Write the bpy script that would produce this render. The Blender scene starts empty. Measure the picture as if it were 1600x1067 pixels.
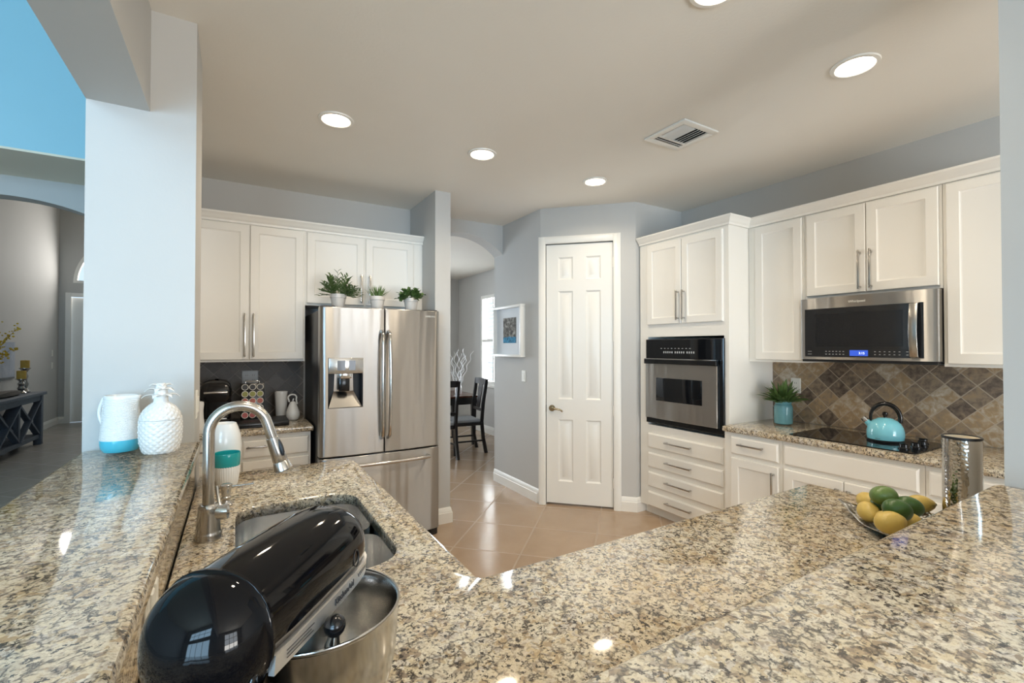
import bpy, bmesh, math, random
from mathutils import Vector, Matrix
S = bpy.context.scene
COL = S.collection
R = math.radians
PI = math.pi

# ------------------------------------------------------------------ camera
cam_d = bpy.data.cameras.new('camera')
cam_d.sensor_width = 36.0
cam_d.lens = 720.0 / 1600.0 * 36.0
cam_d.clip_start = 0.02
cam = bpy.data.objects.new('camera', cam_d)
COL.objects.link(cam)
cam.location = (0, 0, 1.48)
cam.rotation_euler = (R(90 + 0.72), 0, R(-30.87))
S.camera = cam

# ------------------------------------------------------------------ world, exposure
world = bpy.data.worlds.new('world')
S.world = world
world.use_nodes = True
wn = world.node_tree
wn.nodes['Background'].inputs[0].default_value = (0.62, 0.80, 1.0, 1)
wn.nodes['Background'].inputs[1].default_value = 1.2
S.view_settings.view_transform = 'Standard'
S.view_settings.look = 'None'
S.view_settings.gamma = 1.0
S.view_settings.use_curve_mapping = False
S.view_settings.exposure = 0.0
S.cycles.use_denoising = True
S.cycles.max_bounces = 10
S.cycles.diffuse_bounces = 5
S.cycles.glossy_bounces = 5
S.cycles.sample_clamp_indirect = 6.0
S.cycles.caustics_reflective = False
S.cycles.caustics_refractive = False

def area(name, loc, rot, sx, sy, power, color, spread=180):
    d = bpy.data.lights.new(name, 'AREA')
    d.shape = 'RECTANGLE'
    d.size, d.size_y = sx, sy
    d.energy = power
    d.color = color
    d.spread = R(spread)
    o = bpy.data.objects.new(name, d)
    COL.objects.link(o)
    o.location = loc
    o.rotation_euler = rot
    return o

DAY = (0.46, 0.74, 1.0)
# daylight just outside the window openings of the living room, nook and dining room, plus added fills
area('daylight_sliding_door', (-3.9, -4.95, 1.25), (R(90), 0, 0), 4.6, 2.3, 430, DAY)
area('daylight_high_window', (-3.9, -4.95, 3.7), (R(90), 0, 0), 4.6, 1.4, 280, DAY)
area('daylight_nook_window', (1.75, -4.95, 1.25), (R(90), 0, 0), 2.2, 2.3, 135, (0.88, 0.94, 1.0))
area('added_ceiling_fill', (1.75, -6.2, -0.25), (R(130), 0, 0), 4.6, 2.6, 700, (1.0, 0.93, 0.82))  # added warm fill aimed upward to brighten the ceiling
area('daylight_dining_window', (4.25, 7.1, 1.6), (R(90), 0, R(90)), 2.4, 2.2, 330, (0.84, 0.92, 1.0))
area('added_dining_fill', (0.9, 8.75, 1.7), (R(-90), 0, 0), 1.9, 1.9, 190, (0.80, 0.90, 1.0))  # added light outside the unseen rear window, brightens the dining room
area('daylight_transom', (-1.735, 12.55, 3.25), (R(-82), 0, 0), 2.4, 1.4, 115, (1.0, 0.95, 0.88))

# ------------------------------------------------------------------ helpers
def lin(c):
    c = c / 255.0
    return c / 12.92 if c <= 0.04045 else ((c + 0.055) / 1.055) ** 2.4

def rgb(r, g, b):
    return (lin(r), lin(g), lin(b), 1.0)

class NT:
    """small wrapper to wire nodes"""
    def __init__(self, m):
        self.t = m.node_tree
    def n(self, typ, **kw):
        x = self.t.nodes.new(typ)
        for k, v in kw.items():
            setattr(x, k, v)
        return x
    def l(self, a, b):
        self.t.links.new(a, b)
    def val(self, sock, v):
        if isinstance(v, (int, float, tuple, list)):
            sock.default_value = v
        else:
            self.l(v, sock)
    def math(self, op, a, b=0.0, c=0.0, clamp=False):
        x = self.n('ShaderNodeMath', operation=op, use_clamp=clamp)
        self.val(x.inputs[0], a); self.val(x.inputs[1], b); self.val(x.inputs[2], c)
        return x.outputs[0]
    def mix(self, f, a, b, blend='MIX'):
        x = self.n('ShaderNodeMix', data_type='RGBA', blend_type=blend)
        self.val(x.inputs[0], f); self.val(x.inputs[6], a); self.val(x.inputs[7], b)
        return x.outputs[2]
    def ramp(self, f, stops, interp='LINEAR'):
        x = self.n('ShaderNodeValToRGB')
        x.color_ramp.interpolation = interp
        el = x.color_ramp.elements
        while len(el) < len(stops):
            el.new(0.5)
        for e, (p, c) in zip(el, stops):
            e.position = p
            e.color = c if len(c) == 4 else (*c, 1)
        self.val(x.inputs[0], f)
        return x.outputs[0]
    def coord(self, which='Object'):
        return self.n('ShaderNodeTexCoord').outputs[which]
    def pos(self):
        return self.n('ShaderNodeNewGeometry').outputs['Position']
    def noise(self, vec, scale, detail=4, rough=0.5, dist=0.0):
        x = self.n('ShaderNodeTexNoise')
        self.val(x.inputs['Vector'], vec)
        x.inputs['Scale'].default_value = scale
        x.inputs['Detail'].default_value = detail
        x.inputs['Roughness'].default_value = rough
        x.inputs['Distortion'].default_value = dist
        return x.outputs['Fac']
    def bump(self, h, strength=0.2, dist=0.01):
        x = self.n('ShaderNodeBump')
        x.inputs['Strength'].default_value = strength
        x.inputs['Distance'].default_value = dist
        self.val(x.inputs['Height'], h)
        return x.outputs[0]
    def scale(self, vec, s):
        x = self.n('ShaderNodeMapping')
        self.val(x.inputs['Vector'], vec)
        x.inputs['Scale'].default_value = s
        return x.outputs[0]

def mat_base(name):
    m = bpy.data.materials.new(name)
    m.use_nodes = True
    return m, NT(m), m.node_tree.nodes['Principled BSDF']

def mat(name, col, rough=0.5, metal=0.0, coat=0.0, var=0.04, nscale=14.0, bump=0.0, bscale=200.0, emis=None, emis_s=0.0, aniso=0.0, trans=0.0, ior=1.5, spec=0.5):
    m, t, b = mat_base(name)
    f = t.noise(t.coord(), nscale, 3)
    c2 = tuple(max(0.0, min(1.0, x * (1 - 2 * var))) for x in col[:3]) + (1,)
    t.l(t.mix(f, col, c2), b.inputs['Base Color'])
    b.inputs['Roughness'].default_value = rough
    b.inputs['Metallic'].default_value = metal
    b.inputs['Coat Weight'].default_value = coat
    b.inputs['Coat Roughness'].default_value = 0.05
    b.inputs['Specular IOR Level'].default_value = spec
    b.inputs['IOR'].default_value = ior
    if trans:
        b.inputs['Transmission Weight'].default_value = trans
    if emis:
        b.inputs['Emission Color'].default_value = emis
        b.inputs['Emission Strength'].default_value = emis_s
    if bump:
        t.l(t.bump(t.noise(t.coord(), bscale, 4), bump, 0.002), b.inputs['Normal'])
    return m

def mat_brushed(name, col, rough=0.26, scale=(6, 6, 420), bump=0.05, aniso=0.0):
    m, t, b = mat_base(name)
    v = t.scale(t.coord(), scale)
    n = t.noise(v, 1.0, 2)
    t.l(t.mix(n, tuple(x * 0.96 for x in col[:3]) + (1,), col), b.inputs['Base Color'])
    b.inputs['Metallic'].default_value = 1.0
    t.l(t.math('MULTIPLY_ADD', n, 0.04, rough - 0.02), b.inputs['Roughness'])
    b.inputs['Anisotropic'].default_value = aniso
    b.inputs['Anisotropic Rotation'].default_value = 0.25
    if aniso:
        tg = t.n('ShaderNodeTangent', direction_type='RADIAL', axis='Z')
        t.l(tg.outputs[0], b.inputs['Tangent'])
    if aniso:   # sheet steel is never quite flat
        t.l(t.bump(t.noise(t.scale(t.coord(), (10, 10, .8)), 1.0, 1), 0.65, 0.012), b.inputs['Normal'])
    elif bump:
        t.l(t.bump(n, bump, 0.001), b.inputs['Normal'])
    return m

def mat_granite(name):
    m, t, b = mat_base(name)
    p = t.pos()
    BW = [(0, 0, 0), (1, 1, 1)]
    def step(f, a, c, inv=False):
        return t.ramp(f, [(a, BW[inv]), (c, BW[not inv])])
    nz = t.n('ShaderNodeTexNoise'); nz.inputs['Scale'].default_value = 38; nz.inputs['Detail'].default_value = 4
    t.l(p, nz.inputs['Vector'])
    ofs = t.n('ShaderNodeVectorMath', operation='MULTIPLY_ADD')
    t.l(nz.outputs['Color'], ofs.inputs[0]); ofs.inputs[1].default_value = (0.045, 0.045, 0.045)
    t.l(p, ofs.inputs[2])
    q = ofs.outputs[0]
    v = t.n('ShaderNodeTexVoronoi', feature='F1'); v.inputs['Scale'].default_value = 78
    t.l(q, v.inputs['Vector'])
    sep = t.n('ShaderNodeSeparateColor'); t.l(v.outputs['Color'], sep.inputs[0])
    base = t.ramp(sep.outputs[0], [(0.0, rgb(140, 126, 112)), (0.16, rgb(188, 168, 138)), (0.36, rgb(218, 204, 174)), (0.62, rgb(228, 219, 198)), (0.84, rgb(200, 192, 182)), (1.0, rgb(234, 228, 214))])
    v2 = t.n('ShaderNodeTexVoronoi', feature='F1'); v2.inputs['Scale'].default_value = 27
    t.l(q, v2.inputs['Vector'])
    sp2 = t.n('ShaderNodeSeparateColor'); t.l(v2.outputs['Color'], sp2.inputs[0])
    base = t.mix(t.math('MULTIPLY', step(sp2.outputs[1], 0.62, 0.72), 0.7), base, rgb(226, 218, 198))
    # fine crystal grain
    fine = t.noise(p, 210, 3, 0.6)
    base = t.mix(t.math('MULTIPLY', step(fine, 0.50, 0.62), 0.5), base, rgb(158, 140, 116))
    big = t.noise(p, 6.0, 3)
    base = t.mix(t.math('MULTIPLY', step(big, 0.45, 0.65), 0.35), base, rgb(198, 170, 126))
    taupe = step(t.noise(p, 58, 5, 0.62, 0.8), 0.53, 0.62)
    base = t.mix(t.math('MULTIPLY', taupe, 0.62), base, rgb(124, 110, 100))
    ed = t.n('ShaderNodeTexVoronoi', feature='DISTANCE_TO_EDGE'); ed.inputs['Scale'].default_value = 42
    t.l(q, ed.inputs['Vector'])
    vein = step(ed.outputs['Distance'], 0.0, 0.12, True)
    dk = t.math('MULTIPLY', vein, step(t.noise(p, 46, 4, 0.6), 0.46, 0.55))
    speck = step(t.noise(p, 115, 3, 0.6), 0.555, 0.59)
    dk = t.math('MAXIMUM', dk, t.math('MULTIPLY', speck, step(t.noise(p, 30, 3, 0.6), 0.40, 0.50)))
    col = t.mix(t.math('MULTIPLY', dk, 0.93), base, rgb(46, 41, 39))
    t.l(col, b.inputs['Base Color'])
    b.inputs['Roughness'].default_value = 0.07
    b.inputs['Specular IOR Level'].default_value = 0.9
    return m

def mat_tiles(name, e1, e2, size, off, stops, grout, gw, rough, nscale, mottle, bump=0.3, spec=0.5):
    """square tiles laid along directions e1 / e2"""
    m, t, b = mat_base(name)
    p = t.pos()
    def dot(e, o):
        x = t.n('ShaderNodeVectorMath', operation='DOT_PRODUCT')
        t.l(p, x.inputs[0]); x.inputs[1].default_value = e
        return t.math('DIVIDE', t.math('SUBTRACT', x.outputs['Value'], o), size)
    u, v = dot(e1, off[0]), dot(e2, off[1])
    cell = t.n('ShaderNodeCombineXYZ')
    t.l(t.math('FLOOR', u), cell.inputs[0]); t.l(t.math('FLOOR', v), cell.inputs[1])
    wn_ = t.n('ShaderNodeTexWhiteNoise', noise_dimensions='3D'); t.l(cell.outputs[0], wn_.inputs['Vector'])
    def edge(w):
        f = t.math('FRACT', w)
        return t.math('MINIMUM', f, t.math('SUBTRACT', 1.0, f))
    d = t.math('MINIMUM', edge(u), edge(v))
    g = t.ramp(d, [(0.0, (1, 1, 1)), (gw / size * 0.6, (1, 1, 1)), (gw / size, (0, 0, 0))])
    # mottling, shifted per tile so no two tiles carry the same marks
    sh = t.n('ShaderNodeVectorMath', operation='MULTIPLY_ADD')
    t.l(wn_.outputs['Color'], sh.inputs[0]); sh.inputs[1].default_value = (7, 7, 7); t.l(p, sh.inputs[2])
    n1 = t.noise(sh.outputs[0], nscale, 6, 0.62, 0.5)
    f = t.math('ADD', t.math('MULTIPLY', wn_.outputs['Value'], 1 - mottle), t.math('MULTIPLY', n1, mottle))
    col = t.mix(g, t.ramp(f, stops), grout)
    t.l(col, b.inputs['Base Color'])
    t.l(t.math('MULTIPLY_ADD', g, 0.4, rough), b.inputs['Roughness'])
    b.inputs['Specular IOR Level'].default_value = spec
    h = t.math('SUBTRACT', t.math('MULTIPLY', n1, 0.25), g)
    t.l(t.bump(h, bump, 0.002), b.inputs['Normal'])
    return m

def mat_wall(name, col, bscale=90, bump=0.12):
    return mat(name, col, rough=0.75, var=0.02, nscale=3, bump=bump, bscale=bscale, spec=0.3)

# ------------------------------------------------------------------ mesh builder
class MB:
    def __init__(self):
        self.v = []; self.f = []; self.M = None
    def add(self, vs, fs):
        o = len(self.v)
        for p in vs:
            p = Vector(p)
            self.v.append(self.M @ p if self.M else p)
        self.f += [tuple(i + o for i in f) for f in fs]
        return self
    def box(self, x0, x1, y0, y1, z0, z1):
        vs = [(x, y, z) for x in (x0, x1) for y in (y0, y1) for z in (z0, z1)]
        return self.add(vs, [(0, 1, 3, 2), (4, 6, 7, 5), (0, 4, 5, 1), (2, 3, 7, 6), (0, 2, 6, 4), (1, 5, 7, 3)])
    def bar(self, a, b, w, h, up=(0, 0, 1)):
        """straight bar of section w x h from a to b"""
        a, b = Vector(a), Vector(b)
        d = (b - a).normalized(); s = d.cross(Vector(up))
        if s.length < 1e-4: s = d.cross(Vector((1, 0, 0)))
        s.normalize(); u = s.cross(d).normalized()
        vs = [p + s * i * w / 2 + u * j * h / 2 for p in (a, b) for i, j in ((-1, -1), (1, -1), (1, 1), (-1, 1))]
        return self.add(vs, [(0, 1, 2, 3), (7, 6, 5, 4), (0, 4, 5, 1), (1, 5, 6, 2), (2, 6, 7, 3), (3, 7, 4, 0)])
    def rings(self, rings, cap0=True, cap1=True, closed=True):
        n = len(rings[0]); vs = [p for r in rings for p in r]; fs = []
        for i in range(len(rings) - 1):
            for j in range(n if closed else n - 1):
                k = (j + 1) % n
                fs.append((i * n + j, i * n + k, (i + 1) * n + k, (i + 1) * n + j))
        if cap0: fs.append(tuple(range(n - 1, -1, -1)))
        if cap1: fs.append(tuple((len(rings) - 1) * n + j for j in range(n)))
        return self.add(vs, fs)
    def lathe(self, prof, c=(0, 0, 0), n=32, cap0=True, cap1=True, mod=None):
        """profile of (radius, z) about the vertical axis through c"""
        rs = []
        for r, z in prof:
            ring = []
            for j in range(n):
                a = 2 * PI * j / n
                rr = r * (mod(a, z) if mod else 1)
                ring.append((c[0] + rr * math.cos(a), c[1] + rr * math.sin(a), c[2] + z))
            rs.append(ring)
        return self.rings(rs, cap0, cap1)
    def tube(self, pts, r, n=12, cap=True):
        pts = [Vector(p) for p in pts]; rs = []
        ref = None
        for i, p in enumerate(pts):
            d = (pts[min(i + 1, len(pts) - 1)] - pts[max(i - 1, 0)]).normalized()
            if ref is None:
                ref = d.orthogonal().normalized()
            ref = (ref - d * ref.dot(d)).normalized()
            s = d.cross(ref)
            rr = r[i] if isinstance(r, (list, tuple)) else r
            rs.append([p + (ref * math.cos(2 * PI * j / n) + s * math.sin(2 * PI * j / n)) * rr for j in range(n)])
        return self.rings(rs, cap, cap)
    def cyl(self, a, b, r, r2=None, n=20):
        return self.tube([a, b], [r, r if r2 is None else r2], n)
    def ball(self, c, rx, ry=None, rz=None, n=20, m=12, rot=None):
        ry = ry or rx; rz = rz or rx; rs = []
        for i in range(1, m):
            t = PI * i / m
            rs.append([Vector((rx * math.sin(t) * math.cos(2 * PI * j / n), ry * math.sin(t) * math.sin(2 * PI * j / n), -rz * math.cos(t))) for j in range(n)])
        if rot: rs = [[rot @ p for p in r] for r in rs]
        return self.rings([[p + Vector(c) for p in r] for r in rs])
    def loops(self, L):
        """nested quads (u0,u1,z0,z1,n) in the local (u, n, z) frame joined into one closed body; first is the back"""
        rs = [[(u0, n, z0), (u1, n, z0), (u1, n, z1), (u0, n, z1)] for u0, u1, z0, z1, n in L]
        return self.rings(rs)
    def prism(self, poly, z0, z1):
        return self.rings([[(x, y, z0) for x, y in poly], [(x, y, z1) for x, y in poly]])
    def sweep(self, path, prof, side=1, caps=True):
        """profile (outward offset, z) swept along a flat path of (x, y); side picks which way is outward"""
        P = [Vector(p) for p in path]; offs = []
        for i in range(len(P)):
            ns = []
            for a, b in ((i - 1, i), (i, i + 1)):
                if a >= 0 and b < len(P):
                    d = (P[b] - P[a]).normalized(); ns.append(Vector((d.y, -d.x)) * side)
            nn = sum(ns, Vector((0, 0))).normalized()
            offs.append(nn / max(0.2, nn.dot(ns[0])))
        return self.rings([[(P[i].x + offs[i].x * o, P[i].y + offs[i].y * o, z) for o, z in prof] for i in range(len(P))], caps, caps)

def plane_frame(O, U, N):
    """local (u, n, z) -> world, for fronts that hang on a vertical plane"""
    U = Vector((*U, 0)).normalized(); N = Vector((*N, 0)).normalized()
    return Matrix(((U.x, N.x, 0, O[0]), (U.y, N.y, 0, O[1]), (0, 0, 1, O[2] if len(O) > 2 else 0), (0, 0, 0, 1)))

ROOT = {}
def mesh_of(name, mb, material, inv=None, bevel=0.0, seg=2, angle=38, flat=False):
    me = bpy.data.meshes.new(name)
    bm = bmesh.new()
    vs = [bm.verts.new(inv @ v if inv else v) for v in mb.v]
    for f in mb.f:
        try: bm.faces.new([vs[i] for i in f])
        except ValueError: pass
    bmesh.ops.recalc_face_normals(bm, faces=bm.faces)
    if bevel:
        es = [e for e in bm.edges if len(e.link_faces) == 2 and e.calc_face_angle(0) > R(40)]
        bmesh.ops.bevel(bm, geom=es, offset=bevel, segments=seg, profile=0.5, affect='EDGES', clamp_overlap=True)
    if not flat:
        for f in bm.faces: f.smooth = True
        for e in bm.edges:
            if len(e.link_faces) == 2 and e.calc_face_angle(0) > R(angle): e.smooth = False
    bm.to_mesh(me); bm.free()
    me.materials.append(material)
    return me

def thing(name, label, cat, loc=(0, 0, 0), rotz=0.0, group=None):
    o = bpy.data.objects.new(name, None)
    COL.objects.link(o)
    o.empty_display_size = 0.05
    o.location = loc; o.rotation_euler = (0, 0, rotz)
    o['label'] = label; o['category'] = cat
    if group: o['group'] = group
    ROOT[o] = (Matrix.Translation(loc) @ Matrix.Rotation(rotz, 4, 'Z'))
    return o

def part(name, mb, m, parent, world=True, label=None, **kw):
    """one mesh part under a thing (or under a part); mb in world coordinates unless world=False"""
    root = parent
    while root.parent: root = root.parent
    inv = ROOT[root].inverted() if world else None
    o = bpy.data.objects.new(name, mesh_of(name, mb, m, inv, **kw))
    COL.objects.link(o)
    o.parent = parent
    if label: o['label'] = label
    return o

def solo(name, mb, m, label, cat, loc=(0, 0, 0), group=None, **kw):
    """a thing that is one mesh; mb in world coordinates"""
    o = bpy.data.objects.new(name, mesh_of(name, mb, m, Matrix.Translation(loc).inverted(), **kw))
    COL.objects.link(o)
    o.location = loc
    o['label'] = label; o['category'] = cat
    if group: o['group'] = group
    ROOT[o] = Matrix.Translation(loc)
    return o

def struct(name, mb, m, label=None, **kw):
    o = bpy.data.objects.new(name, mesh_of(name, mb, m, None, **kw))
    COL.objects.link(o)
    o['kind'] = 'structure'
    if label: o['label'] = label
    ROOT[o] = Matrix.Identity(4)
    return o

def copy_tree(o, loc=None, rotz=None, label=None):
    def rec(src, par):
        c = src.copy(); COL.objects.link(c); c.parent = par
        for ch in src.children: rec(ch, c)
        return c
    r = rec(o, None)
    if loc is not None: r.location = loc
    if rotz is not None: r.rotation_euler = (0, 0, rotz)
    if label: r['label'] = label
    return r

def text_mb(s, size, M, depth=0.0006):
    cu = bpy.data.curves.new('lettering', 'FONT')
    cu.body = s; cu.size = size; cu.align_x = 'CENTER'; cu.align_y = 'CENTER'; cu.extrude = depth
    cu.resolution_u = 3
    o = bpy.data.objects.new('lettering', cu)
    COL.objects.link(o)
    dg = bpy.context.evaluated_depsgraph_get()
    me = bpy.data.meshes.new_from_object(o.evaluated_get(dg))
    mb = MB(); mb.M = M
    mb.add([v.co.copy() for v in me.vertices], [tuple(p.vertices) for p in me.polygons])
    bpy.data.objects.remove(o); bpy.data.curves.remove(cu); bpy.data.meshes.remove(me)
    return mb

def text_frame(O, U, Nrm):
    """letters lie in the plane spanned by U (reading direction) and vertical, facing Nrm"""
    U = Vector(U).normalized(); N = Vector(Nrm).normalized(); V = N.cross(U)
    return Matrix(((U.x, V.x, N.x, O[0]), (U.y, V.y, N.y, O[1]), (U.z, V.z, N.z, O[2]), (0, 0, 0, 1)))

def leaf(mb, base, direction, length, width, droop=0.3, fold=0.25, seg=5, up=Vector((0, 0, 1))):
    d = Vector(direction).normalized(); p = Vector(base)
    s = d.cross(up)
    if s.length < 1e-3: s = Vector((1, 0, 0))
    s.normalize()
    L, C, Rr = [], [], []
    for i in range(seg + 1):
        t = i / seg
        w = width * (math.sin(PI * min(1, t * 0.86 + 0.12)) ** 0.8) * (1 if i < seg else 0.08)
        nn = s.cross(d)
        C.append(p.copy()); L.append(p + s * w / 2 + nn * w * fold); Rr.append(p - s * w / 2 + nn * w * fold)
        p = p + d * length / seg
        d = (d + Vector((0, 0, -droop / seg))).normalized()
    vs = L + C + Rr; n = seg + 1; fs = []
    for i in range(seg):
        fs += [(i, i + 1, n + i + 1, n + i), (n + i, n + i + 1, 2 * n + i + 1, 2 * n + i)]
    return mb.add(vs, fs)

# ------------------------------------------------------------------ materials
M_wall = mat_wall('wall_paint', rgb(197, 196, 193))
M_ceil = mat_wall('ceiling_paint', rgb(238, 234, 226), 70, 0.35)
M_blue = mat_wall('blue_wall_paint', rgb(164, 212, 228))
M_beige = mat_wall('beige_paint', rgb(240, 230, 210))
M_trim = mat('white_trim_paint', rgb(238, 236, 230), 0.35, var=0.01)
M_cab = mat('cabinet_white_paint', rgb(240, 237, 230), 0.38, var=0.012, nscale=6)
M_gran = mat_granite('granite')
r2 = 2 ** -0.5
M_floor = mat_tiles('floor_tile', (r2, r2, 0), (-r2, r2, 0), 0.508, (3.225, 0.75),
                    [(0.0, rgb(158, 134, 110)), (0.5, rgb(174, 150, 126)), (1.0, rgb(190, 168, 144))], rgb(178, 160, 142), 0.007, 0.17, 5.0, 0.75, 0.12)
M_floor2 = mat_tiles('floor_tile_greyer', (r2, r2, 0), (-r2, r2, 0), 0.495, (3.225, 0.75),  # greyer tones of the floor tile for the living room and foyer
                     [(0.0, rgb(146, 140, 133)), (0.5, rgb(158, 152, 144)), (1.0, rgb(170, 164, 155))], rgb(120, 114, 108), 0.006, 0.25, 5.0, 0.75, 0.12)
TILE = [(0.24, rgb(80, 68, 60)), (0.36, rgb(120, 105, 92)), (0.48, rgb(154, 136, 114)), (0.56, rgb(168, 142, 108)), (0.66, rgb(186, 172, 152)), (0.80, rgb(222, 216, 204))]
M_splash_r = mat_tiles('travertine_tile', (0, r2, r2), (0, -r2, r2), 0.1015, (1.636, -0.166), TILE, rgb(182, 166, 146), 0.0036, 0.45, 26, 0.66, 0.5)
TILE2 = [(0.0, rgb(78, 76, 76)), (0.5, rgb(104, 100, 98)), (1.0, rgb(134, 130, 126))]
M_splash_l = mat_tiles('slate_tile', (r2, 0, r2), (-r2, 0, r2), 0.1015, (0.79, 0.80), TILE2, rgb(150, 146, 142), 0.0036, 0.45, 22, 0.62, 0.5)
M_steel = mat_brushed('brushed_steel', (0.47, 0.46, 0.445, 1), 0.36, (5, 5, 500), 0.0, 1.0)
M_steel_s = mat_brushed('satin_nickel', (0.56, 0.54, 0.51, 1), 0.22, (40, 40, 40), 0.0)
M_sink = mat_brushed('sink_steel', (0.70, 0.70, 0.70, 1), 0.24, (20, 20, 20), 0.0)
M_chrome = mat('polished_steel', (0.72, 0.71, 0.70, 1), 0.08, 1.0, var=0.02)
M_black = mat('gloss_black_plastic', (0.006, 0.006, 0.007, 1), 0.18, var=0.1)
M_blackm = mat('matt_black_plastic', (0.012, 0.012, 0.013, 1), 0.45, var=0.1)
M_enamel = mat('black_enamel', (0.004, 0.004, 0.005, 1), 0.05, coat=0.0, var=0.1, spec=0.25)
M_glassb = mat('black_glass', (0.005, 0.006, 0.008, 1), 0.04, var=0.1)
M_smoke = mat('smoked_glass', (0.020, 0.022, 0.026, 1), 0.06, var=0.1)
M_smoke2 = mat('smoked_glass_screen', (0.012, 0.014, 0.018, 1), 0.12, var=0.1)
M_darkside = mat('dark_grey_case', rgb(62, 62, 64), 0.4, 0.3)
M_ceram = mat('white_glazed_ceramic', rgb(238, 238, 236), 0.15, coat=0.4, var=0.01)
M_aqua = mat('aqua_glaze', rgb(84, 194, 218), 0.12, coat=0.4, var=0.04)
M_teal = mat('teal_glaze', rgb(30, 158, 158), 0.15, coat=0.3, var=0.04)
M_kettle = mat('aqua_enamel', rgb(132, 212, 232), 0.1, coat=0.5, var=0.02)
M_potb = mat('blue_jar_glaze', rgb(112, 170, 182), 0.2, coat=0.3, var=0.12, nscale=25)
M_pot = mat('cream_pot_glaze', rgb(214, 206, 196), 0.35, var=0.06)
M_leaf1 = mat('leaf_green', rgb(112, 138, 82), 0.5, var=0.35, nscale=40)
M_leaf2 = mat('leaf_light_green', rgb(120, 148, 84), 0.5, var=0.3, nscale=40)
M_leaf3 = mat('leaf_deep_green', rgb(102, 134, 70), 0.5, var=0.35, nscale=40)
M_soil = mat('soil', rgb(60, 46, 36), 0.9, var=0.3, nscale=80)
M_lemon = mat('lemon_skin', rgb(214, 184, 96), 0.38, var=0.12, nscale=20, bump=0.35, bscale=260)
M_lime = mat('lime_skin', rgb(66, 104, 40), 0.32, var=0.3, nscale=14, bump=0.3, bscale=260)
M_lime2 = mat('pale_lime_skin', rgb(112, 140, 70), 0.34, var=0.3, nscale=14, bump=0.3, bscale=260)
M_tipg = mat('lime_tip', rgb(120, 130, 60), 0.5)
M_wood = mat('black_stained_wood', rgb(30, 27, 27), 0.28, var=0.25, nscale=12, coat=0.2)
M_woodt = mat('cherry_table_top', rgb(92, 52, 36), 0.22, var=0.25, nscale=9, coat=0.3)
M_cush = mat('grey_seat_fabric', rgb(150, 154, 158), 0.9, var=0.1, nscale=120)
M_cons = mat('slate_blue_painted_wood', rgb(88, 96, 108), 0.5, var=0.15, nscale=20)
M_candle = mat('ochre_candle_wax', rgb(206, 168, 74), 0.6, var=0.12, nscale=30)
M_merc = mat('mercury_glass', (0.6, 0.58, 0.55, 1), 0.22, 1.0, var=0.25, nscale=60)
M_twig = mat('white_twig', rgb(232, 232, 232), 0.6, var=0.05)
M_plate = mat('white_plastic_plate', rgb(236, 234, 226), 0.3, var=0.01)
M_plategrey = mat('grey_outlet_plastic', rgb(196, 202, 208), 0.3, var=0.02)
M_grey = mat('outlet_slot_grey', rgb(120, 120, 120), 0.4)
M_dark = mat('deep_shadow_gap', (0.01, 0.01, 0.01, 1), 0.8)
M_brass = mat('antique_nickel', rgb(168, 152, 122), 0.25, 1.0, var=0.1)
M_mat = mat('picture_mount', rgb(222, 226, 230), 0.8, var=0.01)
M_letter = mat('printed_grey_letters', rgb(196, 198, 200), 0.4)
M_letterd = mat('dark_letters', rgb(70, 70, 72), 0.4)
M_screen = mat('lit_blue_display', rgb(40, 70, 170), 0.2, emis=rgb(60, 95, 210), emis_s=0.8)
M_digit = mat('lit_white_digits', rgb(220, 230, 255), 0.2, emis=rgb(220, 232, 255), emis_s=1.6)
M_bulb = mat('lit_lamp_lens', (1, 0.9, 0.75, 1), 0.4, emis=(1.0, 0.83, 0.6, 1), emis_s=20.0)
def mat_pane(name):
    m, t, b = mat_base(name)
    g = t.n('ShaderNodeBsdfGlossy'); g.inputs['Roughness'].default_value = 0.01
    tr = t.n('ShaderNodeBsdfTransparent'); fr = t.n('ShaderNodeValue'); fr.outputs[0].default_value = 0.05
    mx = t.n('ShaderNodeMixShader'); t.l(fr.outputs[0], mx.inputs[0]); t.l(tr.outputs[0], mx.inputs[1]); t.l(g.outputs[0], mx.inputs[2])
    t.l(mx.outputs[0], m.node_tree.nodes['Material Output'].inputs['Surface'])
    return m
M_glass = mat_pane('clear_glass')
M_stone = mat('driftwood_tray', rgb(98, 90, 80), 0.7, var=0.3, nscale=30)
M_yel = mat('yellow_blossom', rgb(222, 190, 60), 0.7, var=0.2)
M_branch = mat('brown_branch', rgb(110, 90, 60), 0.7, var=0.2)
# ------------------------------------------------------------------ the setting
def B(*boxes):
    m = MB()
    for b in boxes: m.box(*b)
    return m

struct('floor', B((-0.40, 4.2, -5.0, 13.0, -0.12, 0)), M_floor)
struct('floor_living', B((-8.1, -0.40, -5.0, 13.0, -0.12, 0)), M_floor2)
struct('ceiling', B((-0.40, 3.84, -4.9, 8.37, 2.8, 2.9)), M_ceil)
struct('ceiling_living', B((-8.1, -0.30, -4.9, 12.3, 5.2, 5.3)), M_beige)
struct('wall_header', B((-0.484, -0.295, -4.8, 2.26, 2.40, 5.2)), M_wall)
struct('wall_column', B((-0.484, -0.146, 2.26, 2.60, 0, 2.8), (-0.484, -0.40, 2.26, 2.60, 2.8, 5.2)), M_wall)
struct('wall_left', B((-0.484, -0.38, 2.60, 12.2, 0, 5.2)), M_wall)
struct('wall_back', B((-0.38, 1.425, 4.29, 4.40, 0, 2.8)), M_wall)
struct('wall_stub', B((1.425, 1.564, 3.64, 4.40, 0, 2.8)), M_wall)
struct('wall_right_column', B((1.83, 2.25, -0.20, 0.40, 0, 2.8)), M_wall)

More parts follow.
